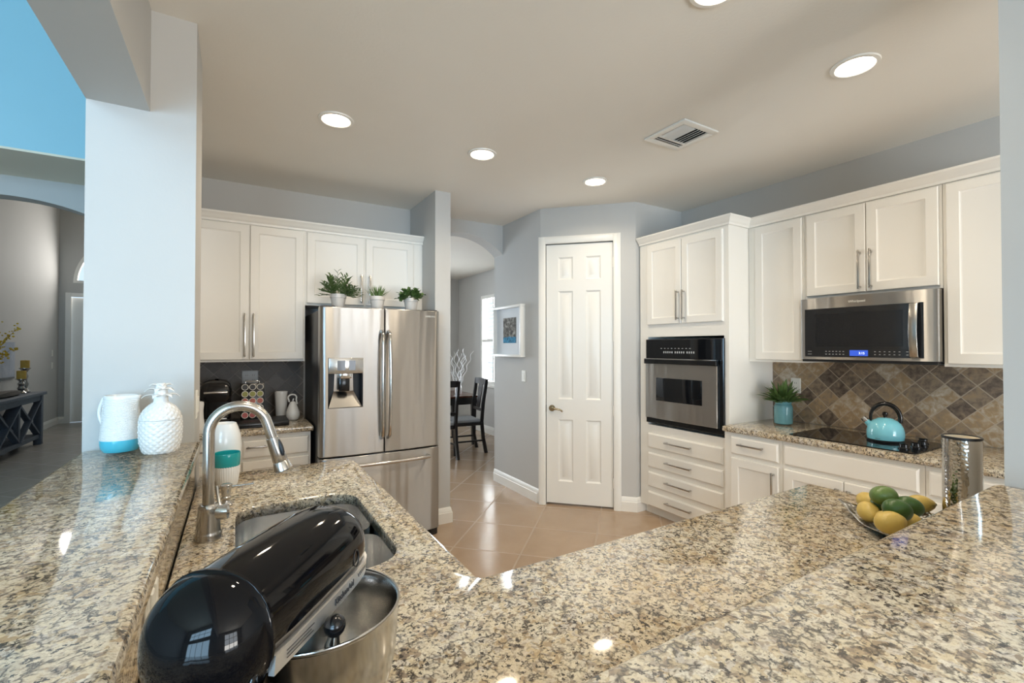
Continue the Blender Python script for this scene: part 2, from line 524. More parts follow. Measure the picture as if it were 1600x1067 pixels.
def arch_wall(name, x0, x1, ax0, ax1, apex, spring, y0, y1, ztop, m, n=32):
    """wall along x with a segmental arch opening between ax0 and ax1"""
    cx, hw = (ax0 + ax1) / 2, (ax1 - ax0) / 2
    rise = apex - spring
    rad = (hw * hw + rise * rise) / (2 * rise)
    arc = []
    for i in range(n + 1):
        x = ax0 + (ax1 - ax0) * i / n
        arc.append((x, apex - rad + math.sqrt(max(0, rad * rad - (x - cx) ** 2))))
    mb = MB()
    if ax0 > x0: mb.box(x0, ax0, y0, y1, 0, ztop)
    if x1 > ax1: mb.box(ax1, x1, y0, y1, 0, ztop)
    rs = [[(x, y0, z), (x, y0, ztop), (x, y1, ztop), (x, y1, z)] for x, z in arc]
    mb.rings(rs)
    struct(name, mb, m)

arch_wall('wall_arch', 1.564, 2.48, 1.564, 2.48, 2.667, 2.485, 4.345, 4.533, 2.8, M_wall)
struct('wall_picture', B((2.48, 2.60, 3.62, 4.533, 0, 2.8)), M_wall)
PU, PN = (r2, -r2), (-r2, -r2)
PF = plane_frame((2.80, 3.30), PU, PN)
mb = MB(); mb.M = PF
mb.box(-0.453, -0.405, -0.11, 0, 0, 2.8); mb.box(0.227, 0.424, -0.11, 0, 0, 2.8); mb.box(-0.405, 0.227, -0.11, 0, 2.46, 2.8)
struct('wall_pantry', mb, M_wall)
struct('wall_jog', B((3.10, 3.72, 3.0, 3.11, 0, 2.8)), M_wall)
struct('wall_right', B((3.72, 3.84, -4.9, 6.38, 0, 2.8), (3.72, 3.84, 7.26, 8.37, 0, 2.8), (3.72, 3.84, 6.38, 7.26, 0, 0.84), (3.72, 3.84, 6.38, 7.26, 2.38, 2.8)), M_wall)
struct('wall_dining_back', B((-0.38, 0.1, 8.25, 8.37, 0, 2.8), (1.7, 3.72, 8.25, 8.37, 0, 2.8), (0.1, 1.7, 8.25, 8.37, 0, 0.84), (0.1, 1.7, 8.25, 8.37, 2.38, 2.8)), M_wall)  # opening made for the added rear window
struct('wall_front', B((-8.0, -6.2, -4.9, -4.8, 0, 5.2), (-1.6, 0.65, -4.9, -4.8, 0, 5.2), (2.85, 3.72, -4.9, -4.8, 0, 2.8), (-6.2, -1.6, -4.9, -4.8, 2.4, 3.0),
                       (-6.2, -1.6, -4.9, -4.8, 4.4, 5.2), (0.65, 2.85, -4.9, -4.8, 0, 0.1), (0.65, 2.85, -4.9, -4.8, 2.4, 2.8)), M_wall)
struct('wall_living', B((-8.1, -8.0, -4.9, 6.52, 0, 5.2)), M_wall)
struct('wall_blue', B((-8.0, -0.484, 5.66, 6.52, 3.22, 5.2)), M_blue)
struct('ceiling_soffit', B((-8.0, -0.484, 5.66, 6.52, 3.20, 3.22)), M_beige)
arch_wall('wall_foyer_arch', -8.0, -0.484, -2.97, -1.0, 3.0, 2.70, 6.52, 6.72, 3.2, M_wall)
struct('wall_foyer_left', B((-3.09, -2.97, 6.72, 12.2, 0, 5.2)), M_wall)
# far wall with the half-round transom over the front door
mb = B((-2.97, -2.87, 12.2, 12.32, 0, 5.2), (-0.6, -0.38, 12.2, 12.32, 0, 5.2), (-2.87, -0.6, 12.2, 12.32, 4.1, 5.2), (-2.87, -0.6, 12.2, 12.32, 2.55, 2.75))
arc = [(-1.735 - 1.03 * math.cos(PI * i / 40), 2.75 + 1.03 * math.sin(PI * i / 40)) for i in range(41)]
mb.rings([[(x, 12.2, z), (x, 12.2, 4.1), (x, 12.32, 4.1), (x, 12.32, z)] for x, z in arc])
mb.box(-2.87, -2.765, 12.2, 12.32, 2.75, 4.1); mb.box(-0.705, -0.6, 12.2, 12.32, 2.75, 4.1)
struct('wall_foyer_back', mb, M_wall)
w = struct('window_1', MB().rings([[(-1.735 - r * math.cos(PI * i / 40), y, 2.75 + r * math.sin(PI * i / 40)) for r, y in ((1.03, 12.19), (1.03, 12.25), (0.97, 12.25), (0.97, 12.19))] for i in range(41)]).box(-2.704, -0.766, 12.192, 12.248, 2.751, 2.80), M_trim)
part('pane', MB().rings([[(-1.735 - r * math.cos(PI * i / 40), 12.22, 2.78 + r * math.sin(PI * i / 40) * .97) for r in (0.0001, 0.98)] for i in range(41)], False, False, False), M_glass, w)
d = struct('door_2', B((-2.80, -1.74, 12.24, 12.29, 0.01, 2.46), (-1.73, -0.67, 12.24, 12.29, 0.01, 2.46)), M_trim)
for k, x in enumerate((-2.80, -1.73)):
    mb = MB(); mb.M = plane_frame((0, 12.24), (1, 0), (0, -1))
    for z0, z1 in ((0.2, 0.9), (1.05, 2.3)):
        mb.loops([(x + .16, x + .90, z0, z1, 0), (x + .16, x + .90, z0, z1, .012), (x + .20, x + .86, z0 + .04, z1 - .04, .012), (x + .22, x + .84, z0 + .06, z1 - .06, .004)])
    part('door_panel', mb, M_trim, d)
struct('trim_door', B((-2.87, -2.79, 12.17, 12.2, 0, 2.55), (-0.68, -0.6, 12.17, 12.2, 0, 2.55), (-2.789, -0.681, 12.172, 12.2, 2.47, 2.548)), M_trim)

BASE = [(0, 0), (.017, 0), (.017, .085), (.013, .090), (.013, .098), (.010, .103), (.007, .122), (0, .130)]
def baseboard(name, path, side=1):
    struct(name, MB().sweep(path, BASE, side), M_trim)
def ps(s, n=0.0): return (2.80 + r2 * s - r2 * n, 3.30 - r2 * s - r2 * n)
baseboard('baseboard_stub', [(1.41, 3.64), (1.564, 3.64), (1.564, 4.34)])
baseboard('baseboard_picture', [(2.48, 4.53), (2.48, 3.62), ps(-0.47)])
baseboard('baseboard_pantry', [ps(0.292), (3.10, 3.0), (3.20, 3.0)])
baseboard('baseboard_dining', [(1.5, 8.25), (3.72, 8.25), (3.72, 4.6)])
baseboard('baseboard_foyer', [(-2.97, 6.73), (-2.97, 12.2), (-2.87, 12.2)])
baseboard('baseboard_column', [(-0.484, 2.60), (-0.484, 2.26)])

# ---- pantry door
CAS = [(-0.470, -0.402), (0.224, 0.292)]
mb = MB(); mb.M = PF
for s0, s1 in CAS: mb.loops([(s0, s1, 0, 2.525, 0), (s0, s1, 0, 2.525, .014), (s0 + .012, s1 - .012, 0, 2.513, .022)])
mb.loops([(-0.402, 0.224, 2.457, 2.525, 0), (-0.402, 0.224, 2.457, 2.525, .014), (-0.402, 0.224, 2.469, 2.513, .022)])
struct('trim_pantry', mb, M_trim)
mb = MB(); mb.M = PF
S0, S1, Z0, Z1 = -0.398, 0.220, 0.018, 2.450
pc = [(-0.286, -0.146), (-0.028, 0.112)]; pz = [(0.222, 0.802), (0.992, 2.010), (2.116, 2.330)]
tn = -0.012
for a, b_ in ((S0, pc[0][0]), (pc[0][1], pc[1][0]), (pc[1][1], S1)): mb.box(a, b_, tn - .035, tn, Z0, Z1)
for a, b_ in pc:
    zz = [Z0] + [z for p in pz for z in p] + [Z1]
    for k in range(0, len(zz), 2): mb.box(a, b_, tn - .035, tn, zz[k], zz[k + 1])
    for z0, z1 in pz:
        mb.loops([(a, b_, z0, z1, tn - .03), (a, b_, z0, z1, tn), (a + .014, b_ - .014, z0 + .014, z1 - .014, tn - .012), (a + .026, b_ - .026, z0 + .026, z1 - .026, tn - .012), (a + .044, b_ - .044, z0 + .044, z1 - .044, tn - .002)])
d1 = struct('door_1', mb, M_trim)
mb = MB(); mb.M = PF
mb.cyl((-0.345, tn, .905), (-0.345, tn + .012, .905), .031, .027)
mb.cyl((-0.345, tn + .01, .905), (-0.345, tn + .05, .905), .012)
mb.tube([(-0.345, tn + .05, .905), (-0.32, tn + .055, .907), (-0.29, tn + .055, .905), (-0.262, tn + .052, .898), (-0.245, tn + .05, .888), (-0.240, tn + .05, .880)], [.011, .010, .009, .008, .008, .007])
part('door_handle', mb, M_brass, d1, label='nickel lever handle')
mb = MB(); mb.M = PF
mb.box(-0.4025, -0.3985, tn - .02, tn + .0035, .87, .935)
part('latch_plate', mb, M_dark, d1)
for z in (0.24, 0.90, 1.58, 2.26):
    mb = MB(); mb.M = PF
    mb.cyl((0.222, tn + .008, z - .045), (0.222, tn + .008, z + .045), .0065, n=10)
    part('hinge', mb, M_trim, d1)

# ---- dining room window with plantation shutters
w = struct('window_2', B((3.70, 3.80, 6.38, 6.43, 0.84, 2.38), (3.70, 3.80, 7.21, 7.26, 0.84, 2.38), (3.70, 3.80, 6.43, 7.21, 0.84, 0.90), (3.70, 3.80, 6.43, 7.21, 2.32, 2.38),
                         (3.71, 3.77, 6.43, 7.21, 1.57, 1.62), (3.71, 3.77, 6.80, 6.84, 0.90, 2.32)), M_trim)
part('pane', B((3.815, 3.82, 6.40, 7.24, 0.86, 2.36)), M_glass, w)
mb = MB()
for z0, z1 in ((0.93, 1.56), (1.65, 2.31)):
    n = 10
    for k in range(n):
        z = z0 + (z1 - z0) * (k + .5) / n
        for ya, yb in ((6.43, 6.80), (6.84, 7.21)):
            mb.M = Matrix.Translation((3.74, 0, z)) @ Matrix.Rotation(R(4), 4, 'Y')
            mb.box(-.03, .03, ya, yb, -.004, .004)
part('shutter_louvers', mb, M_trim, w)
struct('window_6_added', B((0.1, 0.15, 8.27, 8.33, 0.84, 2.38), (1.65, 1.7, 8.27, 8.33, 0.84, 2.38), (0.88, 0.92, 8.27, 8.33, 0.89, 2.33), (0.15, 1.65, 8.27, 8.33, 0.84, 0.89), (0.15, 1.65, 8.27, 8.33, 2.33, 2.38)), M_trim)  # unseen window added so the dining room gets more light
struct('trim_window', B((3.68, 3.72, 6.30, 7.34, 0.80, 0.84)), M_trim)
# living room sliding door, high window and nook window (behind the camera)
for nm, x0, x1, z0, z1, nx, nz in (('window_3', -6.2, -1.6, 0, 2.4, 4, 1), ('window_4', -6.2, -1.6, 3.0, 4.4, 4, 2), ('window_5', 0.65, 2.85, 0.1, 2.4, 3, 3)):
    mb = MB()
    for i in range(nx + 1):
        x = x0 + (x1 - x0) * i / nx; mb.box(x - .03, x + .03, -4.88, -4.82, z0, z1)
    for i in range(nz + 1):
        z = z0 + (z1 - z0) * i / nz; mb.box(x0, x1, -4.88, -4.82, z - .03, z + .03)
    struct(nm, mb, M_trim)

# half wall that carries the raised bar
struct('wall_peninsula', B((-0.40, -0.16, 0.10, 2.26, 0, 1.058), (-0.16, 1.83, 0.10, 0.38, 0, 1.058)), M_wall)
# tiled splashbacks
struct('trim_splash_right', B((3.706, 3.72, -0.30, 2.11, 0.91, 1.37)), M_splash_r)
struct('trim_splash_left', B((-0.38, 0.49, 4.276, 4.29, 0.91, 1.37)), M_splash_l)

CROWN = [(0, 2.395), (.012, 2.395), (.014, 2.410), (.026, 2.420), (.030, 2.430), (.046, 2.446), (.050, 2.450), (.050, 2.462), (0, 2.462)]
struct('trim_crown_left', MB().sweep([(-0.36, 3.948), (1.424, 3.948)], CROWN), M_cab)
struct('trim_crown_right', MB().sweep([(3.138, 2.985), (3.138, 2.108), (3.388, 2.108), (3.388, 0.42)], CROWN), M_cab)

# ------------------------------------------------------------------ lamps and ceiling vent
def downlight(x, y, label):
    t = thing('recessed_light', label, 'ceiling light', (x, y, 2.8), 0, 'recessed ceiling lights')
    part('trim_ring', MB().lathe([(.075, -.001), (.098, -.001), (.096, -.008), (.080, -.010), (.074, -.004)], n=40, cap0=False, cap1=False), M_trim, t, world=False)
    part('lamp_lens', MB().lathe([(.0755, -.0008), (.0755, -.0045), (.04, -.006)], n=40), M_bulb, t, world=False)
    d = bpy.data.lights.new('lamp', 'AREA'); d.shape = 'DISK'; d.size = .13; d.energy = LAMP_W; d.color = (1.0, 0.85, 0.65); d.spread = R(150)
    o = bpy.data.objects.new('lamp', d); COL.objects.link(o); o.parent = t; o.location = (0, 0, -.014)
    return t
LAMP_W = 6
downlight(0.487, 2.80, 'lit recessed ceiling light nearest the left column, before the cabinets over the coffee counter')
downlight(1.431, 2.79, 'lit recessed ceiling light before the wall stub right of the fridge')
downlight(2.438, 2.79, 'lit recessed ceiling light before the pantry door')
downlight(2.477, 1.014, 'lit recessed ceiling light nearest the right column, above the cooktop side')
downlight(1.50, 1.05, 'recessed ceiling light cut by the top edge of the photo')
downlight(0.487, 1.05, 'recessed ceiling light over the sink, above the photo')

t = thing('air_vent', 'white square louvered air vent in the ceiling', 'vent', (2.36, 1.905, 2.8))
mb = MB()
o_, i_ = .155, .115
for a in ((-o_, o_, -o_, -i_), (-o_, o_, i_, o_), (-o_, -i_, -i_, i_), (i_, o_, -i_, i_)): mb.box(a[0], a[1], a[2], a[3], -.012, -.001)
part('frame', mb, M_trim, t, world=False, bevel=.003)
part('duct_opening', B((-i_, i_, -i_, i_, -.003, -.0015)), M_dark, t, world=False)
for k in range(9):
    mb = MB(); mb.M = Matrix.Translation((-.095 + .024 * k if k < 8 else .10, 0, -.008)) @ Matrix.Rotation(R(48 if k < 4 else -35), 4, 'Y')
    mb.box(-.011, .011, -i_, .06, -.001, .001)
    part('slat', mb, M_trim, t, world=False)
part('divider', B((-i_, i_, .06, .075, -.012, -.003)), M_trim, t, world=False)
mb = MB(); mb.M = Matrix.Translation((0, .097, -.008)) @ Matrix.Rotation(R(30), 4, 'X'); mb.box(-i_, i_, -.016, .016, -.001, .001)
part('slat', mb, M_trim, t, world=False)

# ------------------------------------------------------------------ granite tops
def offset_poly(P, d):
    n = len(P); out = []
    for i in range(n):
        a, b, c = Vector(P[i - 1]), Vector(P[i]), Vector(P[(i + 1) % n])
        n1 = (b - a).normalized(); n2 = (c - b).normalized()
        n1 = Vector((n1.y, -n1.x)); n2 = Vector((n2.y, -n2.x)); s = (n1 + n2).normalized()
        out.append(tuple(b + s * d / max(.3, s.dot(n1))))
    return out
def round_poly(P, rads, k=6):
    out = []
    n = len(P)
    for i in range(n):
        r = rads.get(i, 0)
        b = Vector(P[i])
        if not r: out.append(tuple(b)); continue
        a, c = Vector(P[i - 1]), Vector(P[(i + 1) % n])
        p, q = b + (a - b).normalized() * r, b + (c - b).normalized() * r
        for j in range(k + 1):
            t_ = j / k
            out.append(tuple(p * (1 - t_) ** 2 + b * 2 * t_ * (1 - t_) + q * t_ ** 2))
    return out
def slab(P, z0, z1, holes=(), bev=.012):
    """counterclockwise outline with an eased edge; holes are outlines too"""
    mb = MB()
    prof = [(-.004, z0), (0, z0 + .006), (0, z1 - bev), (-bev * .3, z1 - bev * .3), (-bev, z1)]
    rs = [[(x, y, z) for x, y in offset_poly(P, o)] for o, z in prof]
    mb.rings(rs, False, False)
    for h in holes: mb.rings([[(x, y, z) for x, y in h] for z in (z0, z1 - .004)] + [[(x, y, z1) for x, y in offset_poly(h, .004)]], False, False)
    for ring, z, hz in ((rs[-1], z1, .004), (rs[0], z0, 0)):
        bm = bmesh.new(); es = []
        for lp in [ring] + [[(x, y, z) for x, y in (offset_poly(h, hz) if hz else h)] for h in holes]:
            vs = [bm.verts.new(p) for p in lp]
            es += [bm.edges.new((vs[i], vs[(i + 1) % len(vs)])) for i in range(len(vs))]
        bmesh.ops.triangle_fill(bm, use_beauty=True, use_dissolve=False, edges=es)
        bm.verts.index_update()
        mb.add([v.co.copy() for v in bm.verts], [tuple(v.index for v in f.verts) for f in bm.faces])
        bm.free()
    return mb
def weld(o, d=.0002):
    bm = bmesh.new(); bm.from_mesh(o.data); bmesh.ops.remove_doubles(bm, verts=bm.verts, dist=d); bmesh.ops.recalc_face_normals(bm, faces=bm.faces); bm.to_mesh(o.data); bm.free()

bar = round_poly([(-0.485, 0.03), (1.828, 0.03), (1.828, 0.42), (-0.121, 0.42), (-0.121, 2.258), (-0.485, 2.258)], {2: .03, 3: .03})
o = solo('bar_top', slab(bar, 1.06, 1.10), M_gran, 'raised speckled granite bar top wrapping the sink counter, pineapple jar on it', 'countertop', (0, 0.2, 1.06)); weld(o)
SINK = round_poly([(0.0, 1.22), (0.40, 1.22), (0.40, 1.90), (0.0, 1.90)], {0: .10, 1: .13, 2: .10, 3: .10}, 8)
low = round_poly([(-0.14, 0.40), (2.07, 0.40), (2.07, 1.03), (0.52, 1.03), (0.52, 2.46), (-0.14, 2.46)], {2: .03, 3: .02, 4: .07})
t = thing('kitchen_countertop', 'lower speckled granite countertop with the sink cut into it', 'countertop', (0.3, 0.8, 0.87))
o = part('slab', slab(low, 0.87, 0.91, [SINK]), M_gran, t); weld(o)
part('splash', B((-0.159, -0.141, 0.40, 2.24, 0.9105, 1.058), (-0.14, 1.82, 0.3815, 0.399, 0.9105, 1.058)), M_gran, t)
cr = [(3.05, -0.30), (3.704, -0.30), (3.704, 2.108), (3.05, 2.108)]
o = solo('range_countertop', slab(cr, 0.87, 0.91), M_gran, 'granite countertop along the right wall under the black cooktop', 'countertop', (3.4, 0.9, 0.87)); weld(o)
cl = [(-0.37, 3.645), (0.487, 3.645), (0.487, 4.274), (-0.37, 4.274)]
o = solo('coffee_countertop', slab(cl, 0.87, 0.91), M_gran, 'short granite countertop under the coffee maker left of the fridge', 'countertop', (0.05, 3.9, 0.87)); weld(o)

# ------------------------------------------------------------------ cabinets
def shaker(mb, u0, u1, z0, z1, n0=0.0, rail=.055):
    mb.loops([(u0, u1, z0, z1, n0), (u0, u1, z0, z1, n0 + .016), (u0 + .004, u1 - .004, z0 + .004, z1 - .004, n0 + .020),
              (u0 + rail, u1 - rail, z0 + rail, z1 - rail, n0 + .020), (u0 + rail + .006, u1 - rail - .006, z0 + rail + .006, z1 - rail - .006, n0 + .013), (u0 + rail + .012, u1 - rail - .012, z0 + rail + .012, z1 - rail - .012, n0 + .011)])
def drawer_front(mb, u0, u1, z0, z1, n0=0.0):
    mb.loops([(u0, u1, z0, z1, n0), (u0, u1, z0, z1, n0 + .010), (u0 + .010, u1 - .010, z0 + .010, z1 - .010, n0 + .020)])
def pull(mb, a, b, n0=.020):
    (u0, z0), (u1, z1) = a, b
    h = n0 + .030
    mb.bar((u0, h, z0), (u1, h, z1), .011, .011)
    L = math.hypot(u1 - u0, z1 - z0); e = .014 / L
    for t_ in (e, 1 - e):
        u, z = u0 + (u1 - u0) * t_, z0 + (z1 - z0) * t_
        mb.bar((u, n0, z), (u, h + .004, z), .011, .011)
def fit_front(t, F, kind, rect, hand=None):
    mb = MB(); mb.M = F
    (shaker if kind == 'door' else drawer_front)(mb, *rect)
    d = part({'door': 'door', 'drawer': 'drawer', 'panel': 'false_front'}[kind], mb, M_cab, t)
    if hand:
        mb = MB(); mb.M = F
        pull(mb, *hand)
        part('handle', mb, M_steel_s, d, bevel=.0015)
    return d

FL = plane_frame((0, 3.95), (1, 0), (0, -1))
t = thing('wall_cabinet', 'white two-door upper cabinet above the coffee counter, left of the fridge', 'cabinet', (0.05, 4.12, 1.37), 0, 'white upper cabinets')
part('body', B((-0.36, 0.461, 3.95, 4.289, 1.372, 2.396)), M_cab, t)
fit_front(t, FL, 'door', (-0.287, 0.077, 1.388, 2.388), ((0.052, 1.41), (0.052, 1.73)))
fit_front(t, FL, 'door', (0.084, 0.449, 1.388, 2.388), ((0.109, 1.41), (0.109, 1.73)))
t = thing('wall_cabinet', 'white two-door upper cabinet above the fridge, behind the potted plants', 'cabinet', (0.94, 4.12, 1.81), 0, 'white upper cabinets')
part('body', B((0.462, 1.424, 3.95, 4.289, 1.812, 2.396)), M_cab, t)
fit_front(t, FL, 'door', (0.472, 0.912, 1.828, 2.386), ((0.884, 1.845), (0.884, 2.08)))
fit_front(t, FL, 'door', (0.926, 1.337, 1.828, 2.386), ((0.954, 1.845), (0.954, 2.08)))
FB = plane_frame((0, 3.68), (1, 0), (0, -1))
t = thing('base_cabinet', 'white drawer base cabinet under the coffee counter', 'cabinet', (0.05, 3.95, 0))
part('body', B((-0.36, 0.472, 3.68, 4.274, 0.10, 0.869), (-0.36, 0.472, 3.74, 4.274, 0.0, 0.10)), M_cab, t)
fit_front(t, FB, 'drawer', (0.04, 0.458, 0.712, 0.838), ((0.0 + .06, .79), (0.19, .79)))
fit_front(t, FB, 'drawer', (-0.345, 0.03, 0.712, 0.838), ((-0.22, .79), (-0.09, .79)))
fit_front(t, FB, 'door', (0.04, 0.458, 0.12, 0.692))
fit_front(t, FB, 'door', (-0.345, 0.03, 0.12, 0.692))

# oven tower
FT = plane_frame((3.14, 0), (0, -1), (-1, 0))
t = thing('oven_cabinet', 'tall white cabinet holding the wall oven, two doors above and four drawers below', 'cabinet', (3.43, 2.55, 0))
part('body', B((3.14, 3.719, 2.11, 2.985, 0.085, 0.80), (3.14, 3.719, 2.11, 2.985, 1.57, 2.396), (3.14, 3.66, 2.11, 2.150, 0.80, 1.57), (3.14, 3.66, 2.895, 2.985, 0.80, 1.57), (3.66, 3.719, 2.11, 2.985, 0.80, 1.57)), M_cab, t)
part('toe_kick', B((3.20, 3.70, 2.11, 2.98, 0, 0.085)), M_cab, t)
fit_front(t, FT, 'door', (-2.888, -2.526, 1.677, 2.372), ((-2.552, 1.705), (-2.552, 1.948)))
fit_front(t, FT, 'door', (-2.520, -2.152, 1.677, 2.372), ((-2.492, 1.705), (-2.492, 1.948)))
for z0, z1, zh in ((.600, .726, .672), (.430, .556, .503), (.260, .388, .335), (.090, .216, .165)):
    fit_front(t, FT, 'drawer', (-2.889, -2.158, z0, z1), ((-2.684, zh), (-2.423, zh)))

FR = plane_frame((3.39, 0), (0, -1), (-1, 0))
t = thing('wall_cabinet', 'narrow white upper cabinet above the plant in the blue jar, left of the microwave', 'cabinet', (3.55, 1.9, 1.37), 0, 'white upper cabinets')
part('body', B((3.39, 3.719, 1.701, 2.108, 1.372, 2.396)), M_cab, t)
fit_front(t, FR, 'door', (-2.050, -1.713, 1.388, 2.386))
t = thing('wall_cabinet', 'short white two-door upper cabinet directly above the microwave', 'cabinet', (3.55, 1.34, 1.81), 0, 'white upper cabinets')
part('body', B((3.39, 3.719, 0.971, 1.699, 1.812, 2.396)), M_cab, t)
fit_front(t, FR, 'door', (-1.682, -1.334, 1.828, 2.386), ((-1.362, 1.846), (-1.362, 2.09)))
fit_front(t, FR, 'door', (-1.330, -0.984, 1.828, 2.386), ((-1.302, 1.846), (-1.302, 2.09)))
t = thing('wall_cabinet', 'white upper cabinet right of the microwave, beside the right column', 'cabinet', (3.55, 0.75, 1.37), 0, 'white upper cabinets')
part('body', B((3.39, 3.719, 0.42, 0.969, 1.372, 2.396)), M_cab, t)
fit_front(t, FR, 'door', (-0.952, -0.50, 1.388, 2.386))

FC = plane_frame((3.08, 0), (0, -1), (-1, 0))
t = thing('base_cabinet', 'white base cabinet with one drawer under the plant in the blue jar', 'cabinet', (3.4, 1.9, 0), 0, 'white base cabinets on the right wall')
part('body', B((3.08, 3.704, 1.692, 2.108, .10, .869), (3.14, 3.704, 1.692, 2.108, 0, .10)), M_cab, t)
fit_front(t, FC, 'drawer', (-2.052, -1.712, .716, .842), ((-1.986, .792), (-1.802, .792)))
fit_front(t, FC, 'door', (-2.050, -1.712, .12, .688), ((-1.740, .46), (-1.740, .65)))
t = thing('base_cabinet', 'wide white base cabinet under the cooktop with a plain false front over two doors', 'cabinet', (3.4, 1.33, 0), 0, 'white base cabinets on the right wall')
part('body', B((3.08, 3.704, 0.962, 1.690, .10, .869), (3.14, 3.704, 0.962, 1.690, 0, .10)), M_cab, t)
fit_front(t, FC, 'panel', (-1.676, -0.983, .716, .843))
fit_front(t, FC, 'door', (-1.676, -1.333, .12, .688), ((-1.36, .46), (-1.36, .65)))
fit_front(t, FC, 'door', (-1.329, -0.983, .12, .688), ((-1.30, .46), (-1.30, .65)))
t = thing('base_cabinet', 'white base cabinet behind the hammered steel canister', 'cabinet', (3.4, 0.6, 0), 0, 'white base cabinets on the right wall')
part('body', B((3.08, 3.704, -0.28, 0.960, .10, .869), (3.14, 3.704, -0.28, 0.960, 0, .10)), M_cab, t)
fit_front(t, FC, 'drawer', (-0.943, -0.50, .716, .842), ((-0.81, .792), (-0.63, .792)))
fit_front(t, FC, 'door', (-0.943, -0.50, .12, .688))

# cabinets under the peninsula (their kitchen side faces away from the camera)
t = thing('sink_cabinet', 'white cabinet run under the sink counter and peninsula', 'cabinet', (0.2, 1.4, 0))
part('body', B((-0.139, -0.06, 1.05, 2.42, .0, .868), (0.44, 0.49, 1.05, 2.42, .0, .868), (-0.06, 0.44, 2.37, 2.42, 0, .868), (-0.139, 2.03, 0.402, 1.0, 0, .868)), M_cab, t)
FS = plane_frame((0.49, 0), (0, 1), (1, 0))
for a, b_ in ((1.08, 1.50), (1.51, 1.93), (1.94, 2.40)): fit_front(t, FS, 'door', (a, b_, .12, .85))
FI = plane_frame((0, 1.0), (-1, 0), (0, 1))
for a, b_ in ((-2.01, -1.53), (-1.52, -1.03), (-1.02, -0.53)): fit_front(t, FI, 'door', (a, b_, .12, .85))
# ------------------------------------------------------------------ fridge
t = thing('fridge', 'stainless steel french door fridge with a water dispenser, potted plants on its top', 'fridge', (0.95, 3.8, 0))
FX0, FX1, FXC = 0.502, 1.398, 0.951
def fy(x):
    u = (x - 0.95) / 0.448
    y = 3.445 + .022 * u * u
    e = 1 - abs(u)
    if e < .07: y += .022 * (1 - math.sqrt(max(0, 1 - (1 - e / .07) ** 2)))
    return y
def front_panel(x0, x1, z0, z1, hole=None, depth=.06, n=22):
    xs = [x0 + (x1 - x0) * i / n for i in range(n + 1)]
    zs = [z0, z0 + .004, z1 - .004, z1]
    if hole:
        xs = sorted(set([x for x in xs if abs(x - hole[0]) > .008 and abs(x - hole[1]) > .008] + [hole[0], hole[1]]))
        zs = sorted(zs + [hole[2], hole[3]])
    xs = sorted(set(xs + [x0 + .003, x1 - .003]))
    mb = MB(); idx = {}
    def pt(i, j):
        if (i, j) not in idx:
            x, z = xs[i], zs[j]
            rim = .003 if (j in (0, len(zs) - 1) or i in (0, len(xs) - 1)) else 0
            idx[i, j] = len(mb.v); mb.v.append(Vector((x, fy(x) + rim, z)))
        return idx[i, j]
    inh = lambda i, j: hole and hole[0] - 1e-6 <= xs[i] and xs[i + 1] <= hole[1] + 1e-6 and hole[2] - 1e-6 <= zs[j] and zs[j + 1] <= hole[3] + 1e-6
    for i in range(len(xs) - 1):
        for j in range(len(zs) - 1):
            if not inh(i, j): mb.f.append((pt(i, j), pt(i + 1, j), pt(i + 1, j + 1), pt(i, j + 1)))
    yb = 3.55
    border = [pt(i, 0) for i in range(len(xs))] + [pt(len(xs) - 1, j) for j in range(1, len(zs))] + [pt(i, len(zs) - 1) for i in range(len(xs) - 2, -1, -1)] + [pt(0, j) for j in range(len(zs) - 2, 0, -1)]
    o = len(mb.v)
    for k in border: mb.v.append(Vector((mb.v[k].x, yb, mb.v[k].z)))
    m = len(border)
    for k in range(m): mb.f.append((border[k], border[(k + 1) % m], o + (k + 1) % m, o + k))
    mb.f.append(tuple(o + k for k in range(m)))
    return mb
part('case', B((FX0, FX1, 3.552, 4.27, 0.03, 1.745)), M_darkside, t, bevel=.004)
HOLE = (0.556, 0.794, 1.045, 1.405)
dl = part('door', front_panel(FX0, 0.947, 0.702, 1.768, HOLE), M_steel, t, angle=30)
dr = part('door', front_panel(0.955, FX1, 0.702, 1.768), M_steel, t, angle=30)
fd = part('freezer_drawer', front_panel(FX0, FX1, 0.045, 0.690), M_steel, t, angle=30)
part('door_gap', B((FX0 + .01, FX1 - .01, 3.50, 3.552, 0.685, 0.71), (0.946, 0.956, 3.50, 3.552, .70, 1.76)), M_dark, t)
part('kick_plate', B((FX0 + .02, FX1 - .02, 3.56, 3.60, 0.0, 0.045)), M_blackm, t)
for x in (0.56, 1.35): part('foot', MB().cyl((x, 3.50, 0), (x, 3.50, .045), .04), M_blackm, t)
for x in (0.56, 1.34): part('hinge_cap', B((x - .05, x + .05, 3.50, 3.60, 1.745, 1.78)), M_darkside, t, bevel=.006)
for dd, x, s in ((dl, 0.926, -1), (dr, 0.976, 1)):
    pts = [(x, fy(x) - .004, 1.60), (x, 3.405, 1.585)] + [(x + s * .004 * math.sin(PI * k / 10), 3.392 - .014 * math.sin(PI * k / 10), 1.57 - .735 * k / 10) for k in range(11)] + [(x, 3.405, .822), (x, fy(x) - .004, .807)]
    part('handle', MB().tube(pts, .0125, 14), M_steel_s, dd)
pts = [(0.66, fy(.66) - .003, .635), (0.665, 3.395, .637)] + [(0.69 + .57 * k / 10, 3.385 - .016 * math.sin(PI * k / 10), .637) for k in range(11)] + [(1.285, 3.395, .637), (1.29, fy(1.29) - .003, .635)]
part('handle', MB().tube(pts, .0135, 14), M_steel_s, fd)
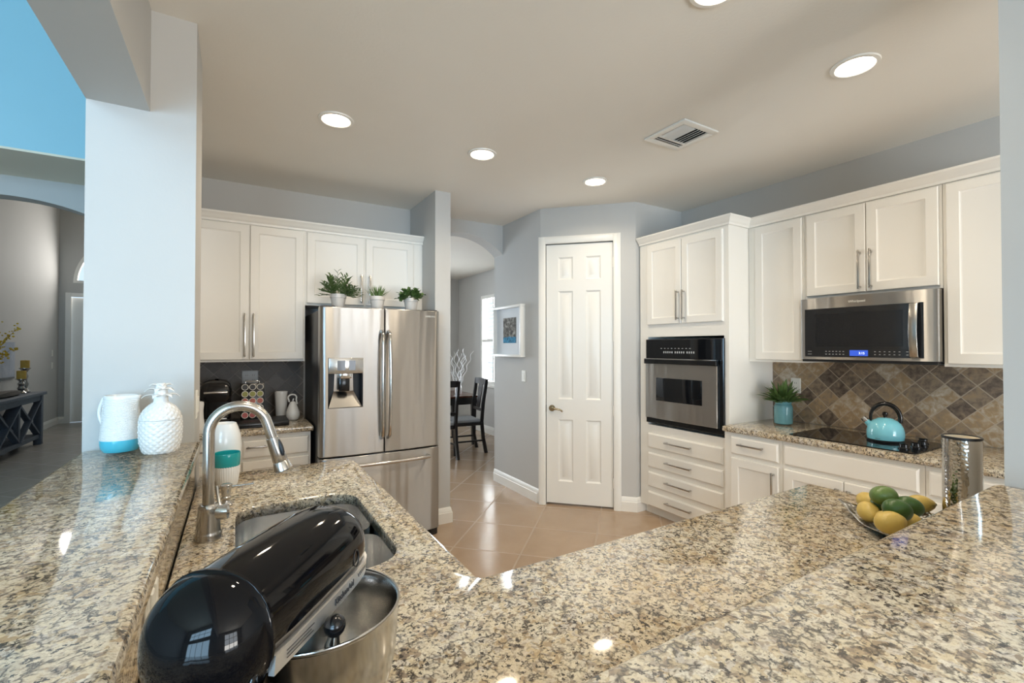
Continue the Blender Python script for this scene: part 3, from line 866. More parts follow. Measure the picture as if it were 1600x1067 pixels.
# dispenser
h0, h1, hz0, hz1 = HOLE
mb = MB(); mb.box(h0 + .001, h1 - .001, 3.436, 3.50, 1.292, hz1 - .001)
dp = part('dispenser', mb, M_steel_s, dl, bevel=.003, label='glossy silver dispenser panel')
part('display', B((h0 + .058, h0 + .112, 3.4345, 3.437, 1.315, 1.385), (h0 + .138, h0 + .182, 3.4345, 3.437, 1.315, 1.385)), M_smoke, dl)
part('dispenser_recess', B((h0 + .001, h0 + .004, 3.46, 3.548, hz0 + .002, 1.292), (h1 - .004, h1 - .001, 3.46, 3.548, hz0 + .002, 1.292), (h0, h1, 3.545, 3.549, hz0, hz1)), M_blackm, dl)
mb = MB()
mb.rings([[(h0 + .005, 3.462, hz0 + .004), (h1 - .005, 3.462, hz0 + .004), (h1 - .05, 3.535, 1.16), (h0 + .05, 3.535, 1.16)], [(h0 + .005, 3.47, hz0 + .001), (h1 - .005, 3.47, hz0 + .001), (h1 - .05, 3.544, 1.16), (h0 + .05, 3.544, 1.16)]])
mb.rings([[(h0 + .05, 3.535, 1.16), (h1 - .05, 3.535, 1.16), (h1 - .055, 3.53, 1.29), (h0 + .055, 3.53, 1.29)], [(h0 + .05, 3.544, 1.16), (h1 - .05, 3.544, 1.16), (h1 - .055, 3.544, 1.29), (h0 + .055, 3.544, 1.29)]])
part('splash_panel', mb, M_steel_s, dl)
part('nozzle', B((h0 + .08, h0 + .16, 3.45, 3.52, 1.255, 1.30)), M_chrome, dl, bevel=.006)
part('lever', B((h0 + .078, h0 + .152, 3.475, 3.50, 1.16, 1.262)), M_black, dl, bevel=.010)
part('badge', text_mb('SAMSUNG', .019, text_frame((1.313, fy(1.313) - .0015, 1.722), (1, .03, 0), (0.03, -1, 0))), M_plate, dr, label='pale brand lettering', flat=True)

# ------------------------------------------------------------------ plants on the fridge
random.seed(4)
def pot_plant(kind, x, y, label):
    z = 1.77
    t = thing('potted_plant', label, 'plant', (x, y, z), 0, 'potted plants on top of the fridge')
    part('pot', MB().lathe([(.040, 0), (.042, .004), (.054, .075), (.058, .078), (.060, .105), (.054, .106), (.050, .09)], n=32), M_pot, t, world=False)
    part('soil', MB().lathe([(.001, .094), (.0515, .094), (.0515, .090)], n=24, cap1=True), M_soil, t, world=False)
    mb = MB(); st = MB()
    if kind == 0:
        for k in range(60):
            a = random.uniform(0, 2 * PI); el = random.uniform(.15, 1.35); L = random.uniform(.10, .17)
            if k == 0: a, el, L = 1.5, 1.5, .19
            d = Vector((math.cos(a) * math.cos(el), math.sin(a) * math.cos(el), math.sin(el)))
            b = Vector((.02 * math.cos(a), .02 * math.sin(a), .095))
            pts = [b + d * L * q / 4 + Vector((0, 0, -.03 * (q / 4) ** 2 * math.cos(el))) for q in range(5)]
            st.tube(pts, .0012, 5)
            for q in range(1, 10):
                f = .2 + .8 * q / 9; i = min(3, int(f * 4)); p = pts[i].lerp(pts[i + 1], f * 4 - i)
                side = d.cross(Vector((0, 0, 1))); side.normalize()
                leaf(mb, p, d * .7 + side * (1 if q % 2 else -1) * .8 + Vector((0, 0, random.uniform(-.1, .4))), random.uniform(.03, .05), .0125, .3, .3, 3)
    elif kind == 1:
        for k in range(90):
            a = random.uniform(0, 2 * PI); el = random.uniform(.75, 1.5); rr = random.uniform(0, .042)
            leaf(mb, (rr * math.cos(a), rr * math.sin(a), .09), (math.cos(a) * math.cos(el), math.sin(a) * math.cos(el), math.sin(el)), random.uniform(.07, .115), .007, .25, .3, 4)
    else:
        for k in range(70):
            a = random.uniform(0, 2 * PI); el = random.uniform(-.1, 1.5); L = random.uniform(.04, .085)
            d = Vector((math.cos(a) * math.cos(el), math.sin(a) * math.cos(el), math.sin(el)))
            b = Vector((0.03 * math.cos(a), .03 * math.sin(a), .095)); e = b + d * L
            st.tube([b, e], .001, 5)
            for q in range(7):
                aa = random.uniform(0, 2 * PI)
                leaf(mb, b.lerp(e, random.uniform(.5, 1)), d + Vector((math.cos(aa), math.sin(aa), random.uniform(-.3, .6))), random.uniform(.026, .038), .021, .4, .2, 3)
    if st.v: part('stem', st, M_leaf3, t, world=False)
    part('foliage', mb, [M_leaf1, M_leaf2, M_leaf3][kind], t, world=False, flat=False)
    return t
pot_plant(0, 0.65, 3.62, 'largest spiky feathery plant in a cream pot, leftmost on the fridge')
pot_plant(1, 0.94, 3.62, 'small upright grass plant in a cream pot in the middle of the fridge top')
pot_plant(2, 1.21, 3.62, 'rounded bushy plant in a cream pot, rightmost on the fridge')

# ------------------------------------------------------------------ coffee corner
t = thing('pod_storage_tray', 'flat black pod storage tray under the coffee maker and pod rack', 'tray', (0.12, 3.9, 0.91))
part('case', B((-0.225, 0.335, 3.735, 4.03, 0.9105, 0.946)), M_blackm, t, bevel=.003)
part('front', B((-0.22, 0.33, 3.728, 3.735, 0.913, 0.940)), M_black, t, bevel=.002)
t = thing('coffee_maker', 'black pod coffee maker with a rounded top, left of the pod rack', 'coffee maker', (-0.11, 3.9, 0.946))
mb = MB()
def rr_ring(x0, x1, y0, y1, z, r=.04, k=5):
    return [(x, y, z) for x, y in round_poly([(x0, y0), (x1, y0), (x1, y1), (x0, y1)], {0: r, 1: r, 2: r, 3: r}, k)]
part('base', MB().rings([rr_ring(-.21, -.03, 3.765, 4.0, .9465), rr_ring(-.21, -.03, 3.765, 4.0, .972), rr_ring(-.205, -.035, 3.77, 4.0, .978)]), M_black, t)
part('tower', MB().rings([rr_ring(-.21, -.03, 3.88, 4.0, .976), rr_ring(-.21, -.03, 3.88, 4.0, 1.16)]), M_black, t)
part('head', MB().rings([rr_ring(-.20, -.04, 3.785, 4.0, 1.10), rr_ring(-.215, -.025, 3.775, 4.005, 1.13), rr_ring(-.215, -.025, 3.775, 4.005, 1.185), rr_ring(-.205, -.035, 3.79, 4.0, 1.225), rr_ring(-.18, -.06, 3.82, 3.98, 1.246), rr_ring(-.15, -.09, 3.85, 3.95, 1.252)]), M_black, t)
part('handle', MB().tube([(-.19, 3.79, 1.165), (-.185, 3.757, 1.168), (-.12, 3.745, 1.17), (-.055, 3.757, 1.168), (-.05, 3.79, 1.165)], .008), M_steel_s, t)
part('drip_tray', B((-.185, -.055, 3.785, 3.87, .978, .986)), M_steel_s, t, bevel=.002)
part('water_tank', B((-.265, -.215, 3.82, 4.0, .9465, 1.18)), M_black, t, bevel=.008)

t = thing('pod_rack', 'black upright pod rack with a chrome top handle, holding five rows of coffee pods', 'rack', (0.105, 3.95, 0.946))
tilt = Matrix.Translation((0.105, 3.93, 0.946)) @ Matrix.Rotation(R(-6), 4, 'X')
mb = MB(); mb.M = tilt; mb.box(-.078, .078, .0, .012, 0.004, .268)
part('board', mb, M_black, t, bevel=.002)
mb = MB(); mb.M = tilt; mb.tube([(-.045, .006, .266), (-.045, .006, .278), (-.04, .006, .282), (.04, .006, .282), (.045, .006, .278), (.045, .006, .266)], .0055)
part('top_handle', mb, M_chrome, t)
part('stand', B((.03, .18, 3.935, 4.02, .9465, .954)), M_black, t)
rows = [('black', rgb(52, 50, 48), 'top'), ('lime green', rgb(176, 178, 80), 'second'), ('coral', rgb(214, 112, 92), 'third'), ('grey', rgb(120, 116, 112), 'fourth'), ('pink', rgb(214, 100, 96), 'bottom')]
M_rim = mat('pod_white_rim', rgb(226, 222, 214), .4)
for r_, (nm, c, wh) in enumerate(rows):
    ml = mat('pod_lid_' + nm.replace(' ', '_'), c, .4, var=.35, nscale=130)
    for k in range(3):
        p = tilt @ Vector((-.049 + .049 * k, 0, .238 - .0515 * r_))
        t = thing('coffee_pod', '%s-lidded coffee pod in the %s row of the rack, %s of three' % (nm, wh, ('left', 'middle', 'right')[k]), 'coffee pod', p, 0, 'coffee pods in the black rack')
        Mx = Matrix.Rotation(R(-6), 4, 'X') @ Matrix.Rotation(R(90), 4, 'X')
        mb = MB(); mb.M = Mx; mb.lathe([(.018, .0005), (.0215, .010), (.0232, .011), (.0232, .014), (.019, .0145)], n=24)
        part('cup', mb, M_rim, t, world=False)
        mb = MB(); mb.M = Mx; mb.lathe([(.0185, .0143), (.0185, .0155)], n=24)
        part('lid', mb, ml, t, world=False)

solo('tumbler_cup', MB().lathe([(.036, 0), (.039, .004), (.048, .215), (.0475, .218), (.045, .216), (.037, .01), (.001, .008)], (0.308, 4.09, 0.9105), cap1=False), M_ceram, 'tall plain white ceramic cup right of the pod rack', 'cup', (0.308, 4.09, 0.91))
t = thing('pear_jug', 'white pear-shaped ceramic jug with a loop handle, right of the tall white cup', 'jug', (0.382, 3.985, 0.91))
part('body', MB().lathe([(.030, .0005), (.043, .010), (.051, .035), (.050, .06), (.040, .09), (.026, .125), (.019, .140), (.012, .146)], (.382, 3.985, .91), mod=lambda a, z: 1 + .02 * math.sin(7 * a + z * 60)), M_ceram, t)
part('stem', MB().tube([(.382, 3.985, 1.05), (.383, 3.985, 1.07), (.388, 3.985, 1.078)], .005), M_ceram, t)
part('handle', MB().tube([(.356 + .0, 3.985, 1.055)] + [(.378 + .030 * math.cos(PI - PI * 1.15 * k / 10), 3.985, 1.085 + .026 * math.sin(PI - PI * 1.15 * k / 10) + .0) for k in range(11)] + [(.412, 3.985, 1.035)], .006), M_ceram, t)
solo('bud_vase', MB().lathe([(.030, 0), (.034, .01), (.033, .06), (.028, .10), (.026, .15), (.030, .19), (.028, .205), (.022, .208), (.020, .19)], (-0.212, 3.70, 0.9105)), M_ceram, 'white waisted vase at the left end of the coffee counter, beside the left column', 'vase', (-0.212, 3.70, 0.91))

def wall_plate(name, label, cat, O, U, N, w=.072, h=.116, kind='outlet', m=None, group=None):
    F = plane_frame(O, U, N)
    t = thing(name, label, cat, O, 0, group)
    mb = MB(); mb.M = F
    mb.loops([(-w / 2, w / 2, -h / 2, h / 2, .0005), (-w / 2, w / 2, -h / 2, h / 2, .003), (-w / 2 + .005, w / 2 - .005, -h / 2 + .005, h / 2 - .005, .007)])
    part('plate', mb, m or M_plate, t)
    n = 2 if w > .1 else 1
    for k in range(n):
        c = (k - (n - 1) / 2) * .046
        mb = MB(); mb.M = F
        if kind == 'switch':
            mb.loops([(c - .016, c + .016, -.033, .033, .006), (c - .016, c + .016, -.033, .033, .009), (c - .014, c + .014, -.031, .031, .011)])
            part('rocker', mb, m or M_plate, t)
        else:
            for z in (-.02, .02):
                for s in (-.006, .006): mb.box(c + s - .0015, c + s + .0015, .0065, .0078, z - .006, z + .006)
            part('sockets', mb, M_grey, t)
wall_plate('wall_outlet', 'grey double outlet on the dark tile above the pod rack', 'outlet', (0.095, 4.276, 1.235), (1, 0), (0, -1), .116, .116, m=M_plategrey)
wall_plate('wall_outlet', 'outlet half hidden behind the leaves in the blue jar', 'outlet', (3.706, 1.93, 1.185), (0, -1), (-1, 0))
wall_plate('light_switch', 'white light switch on the grey wall under the framed picture', 'switch', (2.48, 3.915, 1.19), (0, -1), (-1, 0), kind='switch')
wall_plate('light_switch', 'white switch on the narrow side of the left column behind the pineapple jar', 'switch', (-0.146, 2.36, 1.24), (0, 1), (1, 0), kind='switch')
wall_plate('cover_plate', 'white cover plate on the granite splash behind the stand mixer', 'cover plate', (-0.141, 1.115, 0.93 + .06), (0, 1), (1, 0), .115, .116, kind='switch')
wall_plate('wall_outlet', 'white outlet low on the dining room wall right of the chair', 'outlet', (3.72, 7.22, 0.31), (0, -1), (-1, 0))
wall_plate('light_switch', 'upper white switch on the foyer wall by the front door', 'switch', (-2.97, 11.85, 1.37), (0, 1), (1, 0), kind='switch')
wall_plate('light_switch', 'lower white switch on the foyer wall by the front door', 'switch', (-2.97, 11.85, 1.14), (0, 1), (1, 0), kind='switch')

# ------------------------------------------------------------------ framed picture
F = plane_frame((2.48, 4.18), (0, -1), (-1, 0))
t = thing('framed_picture', 'white box-framed picture with a wide mount on the wall left of the pantry door', 'picture', (2.48, 4.18, 1.65))
mb = MB(); mb.M = F
u0, u1, z0, z1 = -.29, .29, 1.38, 1.915
for a in ((u0, u1, z0, z0 + .025), (u0, u1, z1 - .025, z1), (u0, u0 + .025, z0 + .025, z1 - .025), (u1 - .025, u1, z0 + .025, z1 - .025)): mb.box(a[0], a[1], .001, .055, a[2], a[3])
part('frame', mb, M_trim, t, bevel=.0015)
mb = MB(); mb.M = F; mb.box(u0 + .02, u1 - .02, .004, .012, z0 + .02, z1 - .02)
part('mount', mb, M_mat, t)
m, nt, b = mat_base('picture_print')
po = nt.n('ShaderNodeSeparateXYZ'); nt.l(nt.pos(), po.inputs[0])
g = nt.ramp(nt.noise(nt.pos(), 26, 5, .65), [(.35, rgb(46, 46, 46)), (.52, rgb(112, 108, 100)), (.7, rgb(186, 184, 178))])
wv = nt.ramp(nt.noise(nt.pos(), 30, 5, .65), [(.35, rgb(24, 66, 88)), (.6, rgb(66, 150, 190))])
zz = nt.math('ADD', po.outputs[2], nt.math('MULTIPLY', nt.noise(nt.pos(), 40, 2), .04))
nt.l(nt.mix(nt.math('LESS_THAN', zz, 1.607), g, wv), b.inputs['Base Color']); b.inputs['Roughness'].default_value = .7; b.inputs['Specular IOR Level'].default_value = .15
mb = MB(); mb.M = F; mb.box(-.13, .135, .012, .0135, 1.525, 1.79)
part('print', mb, m, t)

# ------------------------------------------------------------------ wall oven
t = thing('wall_oven', 'black and steel built-in wall oven in the tall white cabinet', 'oven', (3.2, 2.525, 0.82))
mb = MB(); mb.M = FT
mb.box(-2.890, -2.155, -.50, 0.001, .83, 1.545)
part('case', mb, M_blackm, t)
mb = MB(); mb.M = FT
mb.loops([(-2.902, -2.143, .822, 1.549, .001), (-2.902, -2.143, .822, 1.549, .016), (-2.897, -2.148, .827, 1.544, .020)])
part('surround', mb, M_black, t)
mb = MB(); mb.M = FT
mb.loops([(-2.895, -2.150, 1.383, 1.546, .018), (-2.895, -2.150, 1.383, 1.546, .024), (-2.893, -2.152, 1.386, 1.544, .027)])
cp = part('control_panel', mb, M_glassb, t)
mb = MB()
for k in range(14):
    u = -2.70 + .021 * k + (.012 if k > 4 else 0) + (.012 if k > 9 else 0)
    mb = MB(); mb.M = FT; mb.box(u, u + .010, .027, .0276, 1.430, 1.446)
    part('button_mark', mb, M_letter, cp)
for k in range(9):
    mb = MB(); mb.M = FT; mb.box(-2.73 + .036 * k, -2.715 + .036 * k, .027, .0276, 1.468, 1.472)
    part('function_mark', mb, M_letter, cp)
mb = MB(); mb.M = FT
mb.loops([(-2.893, -2.185, .868, 1.352, .018), (-2.893, -2.185, .868, 1.352, .034), (-2.888, -2.190, .873, 1.347, .040)])
od = part('oven_door', mb, M_steel, t)
mb = MB(); mb.M = FT
mb.loops([(-2.770, -2.315, 1.025, 1.220, .038), (-2.770, -2.315, 1.025, 1.220, .0415), (-2.768, -2.317, 1.027, 1.218, .042)])
part('window', mb, M_glassb, od)
mb = MB(); mb.M = FT
mb.loops([(-2.895, -2.180, 1.338, 1.378, .03), (-2.895, -2.180, 1.338, 1.378, .05), (-2.890, -2.185, 1.343, 1.373, .056)])
part('handle', mb, M_black, od)
mb = MB(); mb.M = FT
mb.box(-2.895, -2.180, .03, .052, 1.378, 1.384)
part('handle_trim', mb, M_chrome, od)

# ------------------------------------------------------------------ microwave
t = thing('microwave', 'stainless over-the-range microwave with a bowed handle, above the cooktop', 'microwave', (3.5, 1.34, 1.39))
part('case', B((3.375, 3.704, 0.973, 1.697, 1.392, 1.808)), M_darkside, t)
FM = plane_frame((3.375, 0), (0, -1), (-1, 0))
mb = MB(); mb.M = FM
prof = [(-1.708, 0), (-1.708, .022), (-1.698, .045), (-1.676, .054), (-1.34, .060), (-1.00, .054), (-.978, .045), (-.973, .036), (-.973, 0)]
mb.rings([[(u, n, z) for u, n in prof] for z in (1.400, 1.806)])
md = part('door', mb, M_steel, t, angle=25)
mb = MB(); mb.M = FM; mb.rings([[(u, n, z) for u, n in ((-1.668, .052), (-1.668, .056), (-1.34, .0625), (-1.036, .0575), (-1.036, .053))] for z in (1.418, 1.735)])
wd = part('window', mb, M_smoke, md, angle=25)
mb = MB(); mb.M = FM; mb.rings([[(u, n, z) for u, n in ((-1.60, .054), (-1.60, .0578), (-1.34, .0628), (-1.13, .0598), (-1.13, .056))] for z in (1.485, 1.700)])
part('screen', mb, M_smoke2, wd, angle=25)
mb = MB(); mb.M = FM; mb.box(-1.40, -1.302, .0612, .0628, 1.426, 1.462)
part('display', mb, M_screen, wd)
part('clock_digits', text_mb('3:15', .019, text_frame((3.375 - .0629, 1.335, 1.443), (0, -1, 0), (-1, 0, 0))), M_digit, wd, flat=True)
def touch_mark(u0, u1, n0, n1, z0, z1):
    mb = MB(); mb.M = FM; mb.box(u0, u1, n0, n1, z0, z1); part('touch_key', mb, M_letter, wd)
for z in (1.434, 1.452):
    for k in range(6): touch_mark(-1.54 + .02 * k, -1.531 + .02 * k, .0590, .0608, z, z + .003)
    for k in range(6): touch_mark(-1.27 + .024 * k, -1.262 + .024 * k, .0600, .0616, z, z + .003)
    for k in range(2): touch_mark(-1.115 + .018 * k, -1.105 + .018 * k, .0580, .0598, z, z + .003)
    touch_mark(-1.650, -1.625, .0555, .0572, z, z + .002)
part('seam', B((3.3125, 3.318, 1.05, 1.65, 1.4655, 1.467)), M_dark, wd)
part('badge', text_mb('Whirlpool', .022, text_frame((3.375 - .0608, 1.36, 1.768), (0, -1, 0), (-1, 0, 0))), M_plate, md, label='pale brand lettering', flat=True)
mb = MB(); mb.M = FM
hp = [(.057, 1.735), (.078, 1.728), (.090, 1.66), (.097, 1.575), (.090, 1.49), (.078, 1.425), (.057, 1.418)]
rs = []
for k, (n, z) in enumerate(hp):
    w_ = .019
    rs.append([(-1.072 - w_, n, z), (-1.072 + w_, n, z), (-1.072 + w_, n + .010, z), (-1.072 - w_, n + .010, z)])
mb.rings(rs)
part('handle', mb, M_steel_s, md, bevel=.002, angle=50)
part('underside', B((3.33, 3.70, 0.98, 1.69, 1.384, 1.3995)), M_blackm, t)

# ------------------------------------------------------------------ cooktop, kettle, blue jar
t = thing('cooktop', 'black glass electric cooktop set in the right granite counter', 'cooktop', (3.32, 1.33, 0.91))
gp = round_poly([(3.085, 1.0), (3.555, 1.0), (3.555, 1.66), (3.085, 1.66)], {0: .02, 1: .02, 2: .02, 3: .02}, 4)
part('glass', slab(gp, .9103, .917, bev=.003), M_glassb, t)
for x, y in ((3.18, 1.085), (3.27, 1.06), (3.36, 1.06), (3.45, 1.085)):
    k = MB().lathe([(.026, .0072), (.026, .012), (.021, .016), (.019, .032), (.016, .034)], (x, y, .91), 24)
    k.box(x - .004, x + .004, y - .019, y + .019, .94, .947)
    part('knob', k, M_black, t)
mk = mat('burner_ring_print', rgb(60, 60, 62), .1)
for x, y, r_ in ((3.21, 1.50, .10), (3.44, 1.50, .08), (3.21, 1.23, .08), (3.44, 1.23, .10)):
    part('burner_ring', MB().lathe([(r_ - .002, .00705), (r_, .0073), (r_ + .002, .00705)], (x, y, .91), 48, False, False), mk, t)

t = thing('kettle', 'turquoise enamel kettle with a black arched handle on the cooktop', 'kettle', (3.36, 1.235, 0.918))
part('body', MB().lathe([(.082, .010), (.089, .012), (.092, .035), (.091, .06), (.085, .085), (.074, .106), (.058, .122), (.044, .129), (.040, .131)], (3.36, 1.235, .918), 48), M_kettle, t)
part('base_ring', MB().lathe([(.080, .0005), (.090, .001), (.091, .010), (.082, .0115)], (3.36, 1.235, .918), 48), M_blackm, t)
part('lid', MB().lathe([(.041, .1305), (.038, .134), (.02, .138), (.001, .139)], (3.36, 1.235, .918), 32), M_kettle, t)
part('lid_knob', MB().lathe([(.010, .138), (.009, .146), (.014, .156), (.013, .168), (.006, .173)], (3.36, 1.235, .918), 20), M_black, t)
KD = Vector((-.35, .936, 0)).normalized()   # spout side
kc = Vector((3.36, 1.235, .918))
part('spout', MB().tube([kc + KD * .066 + Vector((0, 0, .085)), kc + KD * .080 + Vector((0, 0, .100)), kc + KD * .094 + Vector((0, 0, .115))], [.022, .018, .015]), M_kettle, t)
part('spout_cap', MB().tube([kc + KD * .090 + Vector((0, 0, .111)), kc + KD * .108 + Vector((0, 0, .130))], [.0165, .0155]), M_chrome, t)
pts, rad = [], []
for k in range(21):
    a = PI * 1.08 - PI * 1.16 * k / 20
    pts.append(kc - KD * (.071 * math.cos(a)) + Vector((0, 0, .134 + .088 * math.sin(a))))
    rad.append(.007 + .006 * abs(math.sin(PI * (k / 20) * .75)))
part('handle', MB().tube(pts, rad, 12), M_black, t)
part('badge', B((3.2685, 3.2700, 1.228, 1.252, .938, .9395)), M_letterd, t)

t = thing('jar_plant', 'broad-leaved green plant in a blue jar on the counter beside the oven cabinet', 'plant', (3.50, 1.915, 0.91))
part('jar', MB().lathe([(.052, .0005), (.060, .006), (.062, .02), (.062, .125), (.057, .142), (.052, .148), (.054, .152), (.054, .170), (.050, .171), (.048, .15)], (3.50, 1.915, .91), 40), M_potb, t)
part('soil', MB().lathe([(.001, .152), (.0485, .152), (.0485, .148)], (3.50, 1.915, .91), 24), M_soil, t)
mb = MB(); random.seed(9)
for k in range(110):
    a = random.uniform(0, 2 * PI); el = random.uniform(.35, 1.5); rr = random.uniform(0, .04)
    leaf(mb, (3.50 + rr * math.cos(a), 1.915 + rr * math.sin(a), 1.06), (math.cos(a) * math.cos(el), math.sin(a) * math.cos(el), math.sin(el)), random.uniform(.11, .19), random.uniform(.022, .036), .5, .25, 5)
part('foliage', mb, M_leaf3, t)
# ------------------------------------------------------------------ sink, faucet, soap pump
def bowl_rings(x0, x1, y0, y1, rz, depth):
    rs = []
    for k in range(9):
        q = k / 8
        ins = 0.004 + (.03 * max(0, (q - .75) / .25) ** 2) + .006 * q
        z = .869 - depth * (1 - (1 - q) ** 1.0)
        if k == 8: ins += .02; z = .869 - depth
        P = round_poly([(x0 + ins, y0 + ins), (x1 - ins, y0 + ins), (x1 - ins, y1 - ins), (x0 + ins, y1 - ins)], {i: max(.03, r_ - ins) for i, r_ in enumerate(rz)}, 8)
        rs.append([(x, y, z) for x, y in P])
    return rs
t = thing('sink', 'undermounted double bowl stainless steel sink behind the stand mixer', 'sink', (0.2, 1.56, 0.67))
for y0, y1, rz, nm in ((1.575, 1.905, (.07, .07, .10, .10), 'far'), (1.215, 1.555, (.10, .13, .07, .07), 'near')):
    mb = MB().rings(bowl_rings(-.005, .405, y0, y1, rz, .19), False, True)
    bowl = part('bowl', mb, M_sink, t, angle=60)
    part('drain', MB().lathe([(.042, .0), (.042, .003), (.03, .004), (.026, .001), (.001, .001)], (.2, (y0 + y1) / 2, .680), 32, True, False), M_chrome, bowl)
part('divider', B((.0, .40, 1.553, 1.577, .80, .856)), M_sink, t, bevel=.008)

t = thing('kitchen_faucet', 'brushed nickel gooseneck pull-down faucet beside the sink', 'faucet', (-.069, 1.647, .91))
fx, fyy = -.069, 1.647
part('base', MB().lathe([(.0365, .0005), (.0370, .006), (.0350, .010), (.0358, .015), (.0332, .021), (.0320, .026), (.028, .075), (.0265, .088), (.027, .091), (.027, .095), (.0225, .1025), (.0185, .104)], (fx, fyy, .91), 40), M_steel_s, t)
cx, cz, ra = .009, 1.222, .078
pts = [(fx, fyy, 1.012), (fx, fyy, 1.09), (fx, fyy, 1.16)] + [(cx + ra * math.cos(a), fyy, cz + ra * math.sin(a)) for a in [PI - (PI - R(17)) * k / 22 for k in range(23)]]
e0 = Vector(pts[-1]); dv = Vector((math.sin(R(17)), 0, -math.cos(R(17))))
e1 = e0 + dv * .052
part('spout', MB().tube(pts + [e1], .0155, 20), M_steel_s, t)
sh = part('spray_head', MB().tube([e1, e1 + dv * .001, e1 + dv * .05, e1 + dv * .078, e1 + dv * .081, e1 + dv * .084, e1 + dv * .108, e1 + dv * .112], [.0170, .0185, .0205, .0220, .0206, .0222, .0278, .0255], 28), M_steel_s, t)
ob = e1 + dv * .035
mb = MB(); mb.M = Matrix.Translation(ob + Vector((.0120, -.0135, .002))) @ Matrix.Rotation(R(-40), 4, 'Z') @ Matrix.Rotation(R(-22), 4, 'Y')
mb.ball((0, 0, 0), .0105, .0065, .029)
part('button', mb, M_blackm, sh, label='black spray button')
part('handle_hub', MB().tube([(fx + .015, fyy - .002, .985), (fx + .035, fyy - .005, .985), (fx + .05, fyy - .008, .985), (fx + .054, fyy - .008, .985)], [.020, .0225, .0215, .015], 20), M_steel_s, t)
part('lever', MB().tube([(fx + .030, fyy + .004, 1.0), (fx + .026, fyy + .014, 1.012), (fx + .022, fyy + .026, 1.035), (fx + .020, fyy + .034, 1.055)], [.006, .0052, .0045, .005], 12), M_steel_s, t)

t = thing('soap_pump', 'brushed nickel soap pump set in the counter behind the faucet', 'soap dispenser', (-.029, 1.955, .91))
part('base', MB().lathe([(.021, .0005), (.021, .005), (.014, .012), (.0125, .022), (.016, .027), (.0165, .032), (.013, .036), (.015, .044), (.016, .058), (.0165, .062), (.019, .068), (.0195, .076), (.014, .079)], (-.029, 1.955, .91), 28), M_steel_s, t)
part('nozzle', MB().tube([(-.02, 1.953, .978), (.02, 1.945, .979), (.058, 1.938, .982)], [.0045, .004, .0035], 10), M_steel_s, t)

# ------------------------------------------------------------------ cups and jars
t = thing('ribbed_tumbler', 'ribbed white tumbler with a wide teal band, standing behind the faucet', 'tumbler', (-.030, 2.22, .91))
part('body', MB().lathe([(.026, .0005), (.033, .004), (.038, .014), (.043, .05), (.0455, .088)], (-.03, 2.22, .91), 96, True, False, mod=lambda a, z: 1 + .018 * math.cos(32 * a)), M_ceram, t)
part('band', MB().lathe([(.0452, .086), (.0463, .09), (.0478, .138), (.0468, .1405), (.0450, .139), (.041, .09), (.03, .02), (.001, .018)], (-.03, 2.22, .91), 48, False, False), M_teal, t)
solo('white_vase', MB().lathe([(.040, 0), (.052, .01), (.061, .05), (.068, .11), (.0685, .15), (.064, .19), (.055, .222), (.049, .236), (.047, .241), (.044, .242), (.040, .23)], (-.045, 2.355, .9105), 48), M_ceram, 'plain white rounded vase behind the teal-banded tumbler', 'vase', (-.045, 2.355, .91))

t = thing('ribbed_pitcher', 'white ribbed ceramic pitcher with a turquoise base on the bar, left of the pineapple jar', 'pitcher', (-.362, 2.19, 1.10))
c = (-.362, 2.19, 1.10)
prof = [(.0605, .046)]
for k in range(31):
    z = .048 + .142 * k / 30; r0 = .0605 - .010 * (k / 30)
    prof += [(r0 - .0011, z), (r0 + .0007, z + .0024)]
prof += [(.0500, .196), (.0505, .203), (.0485, .205), (.0465, .203), (.050, .10), (.045, .02), (.001, .018)]
def spout_mod(a, z):
    d = (a + PI * .12 + PI) % (2 * PI) - PI
    return 1 + .30 * max(0, (z - .165) / .04) * math.exp(-(d / .28) ** 2)
part('body', MB().lathe(prof, c, 56, False, False, mod=spout_mod), M_ceram, t, angle=70)
part('base_band', MB().lathe([(.040, .0005), (.050, .003), (.058, .016), (.0605, .032), (.0605, .046), (.05, .047)], c, 48), M_aqua, t, label='turquoise glazed base')
part('handle', MB().tube([(c[0] - .040, c[1] + .014, 1.295)] + [(c[0] - .052 - .013 * math.sin(PI * k / 8), c[1] + .018 + .004 * math.sin(PI * k / 8), 1.292 - .10 * k / 8) for k in range(9)] + [(c[0] - .045, c[1] + .014, 1.188)], .0065), M_ceram, t)

t = thing('pineapple_jar', 'white ceramic pineapple jar with a leafy lid on the bar by the left column', 'jar', (-.235, 2.10, 1.10))
c = (-.235, 2.10, 1.10)
def prad(z):
    q = z / .182
    tab = ((0, .052), (.012, .058), (.04, .0645), (.08, .067), (.12, .0655), (.14, .060), (.155, .052), (.168, .041), (.180, .026), (.2, .02))
    for (a, ra_), (b, rb) in zip(tab, tab[1:]):
        if z <= b: return ra_ + (rb - ra_) * (z - a) / (b - a)
    return .02
def diamonds(n_, m_):
    def f(a, z):
        u = a * n_ / (2 * PI); v = z * m_
        p, q = (u + v) % 1, (u - v) % 1
        return 1 + .06 * (min(p, 1 - p, q, 1 - q) * 2) ** .8
    return f
zs = [.001 + (.118 - .001) * k / 54 for k in range(55)]
part('body', MB().lathe([(prad(z) * .955, z) for z in zs], c, 168, mod=diamonds(16, 52)), M_ceram, t, angle=80)
zs = [.120 + (.180 - .120) * k / 30 for k in range(31)]
lid = part('lid', MB().lathe([(prad(z) * .955, z) for z in zs], c, 168, mod=diamonds(16, 52)), M_ceram, t, angle=80)
mb = MB(); mb.lathe([(.030, .170), (.022, .185), (.021, .21), (.018, .23), (.012, .25)], c, 24)
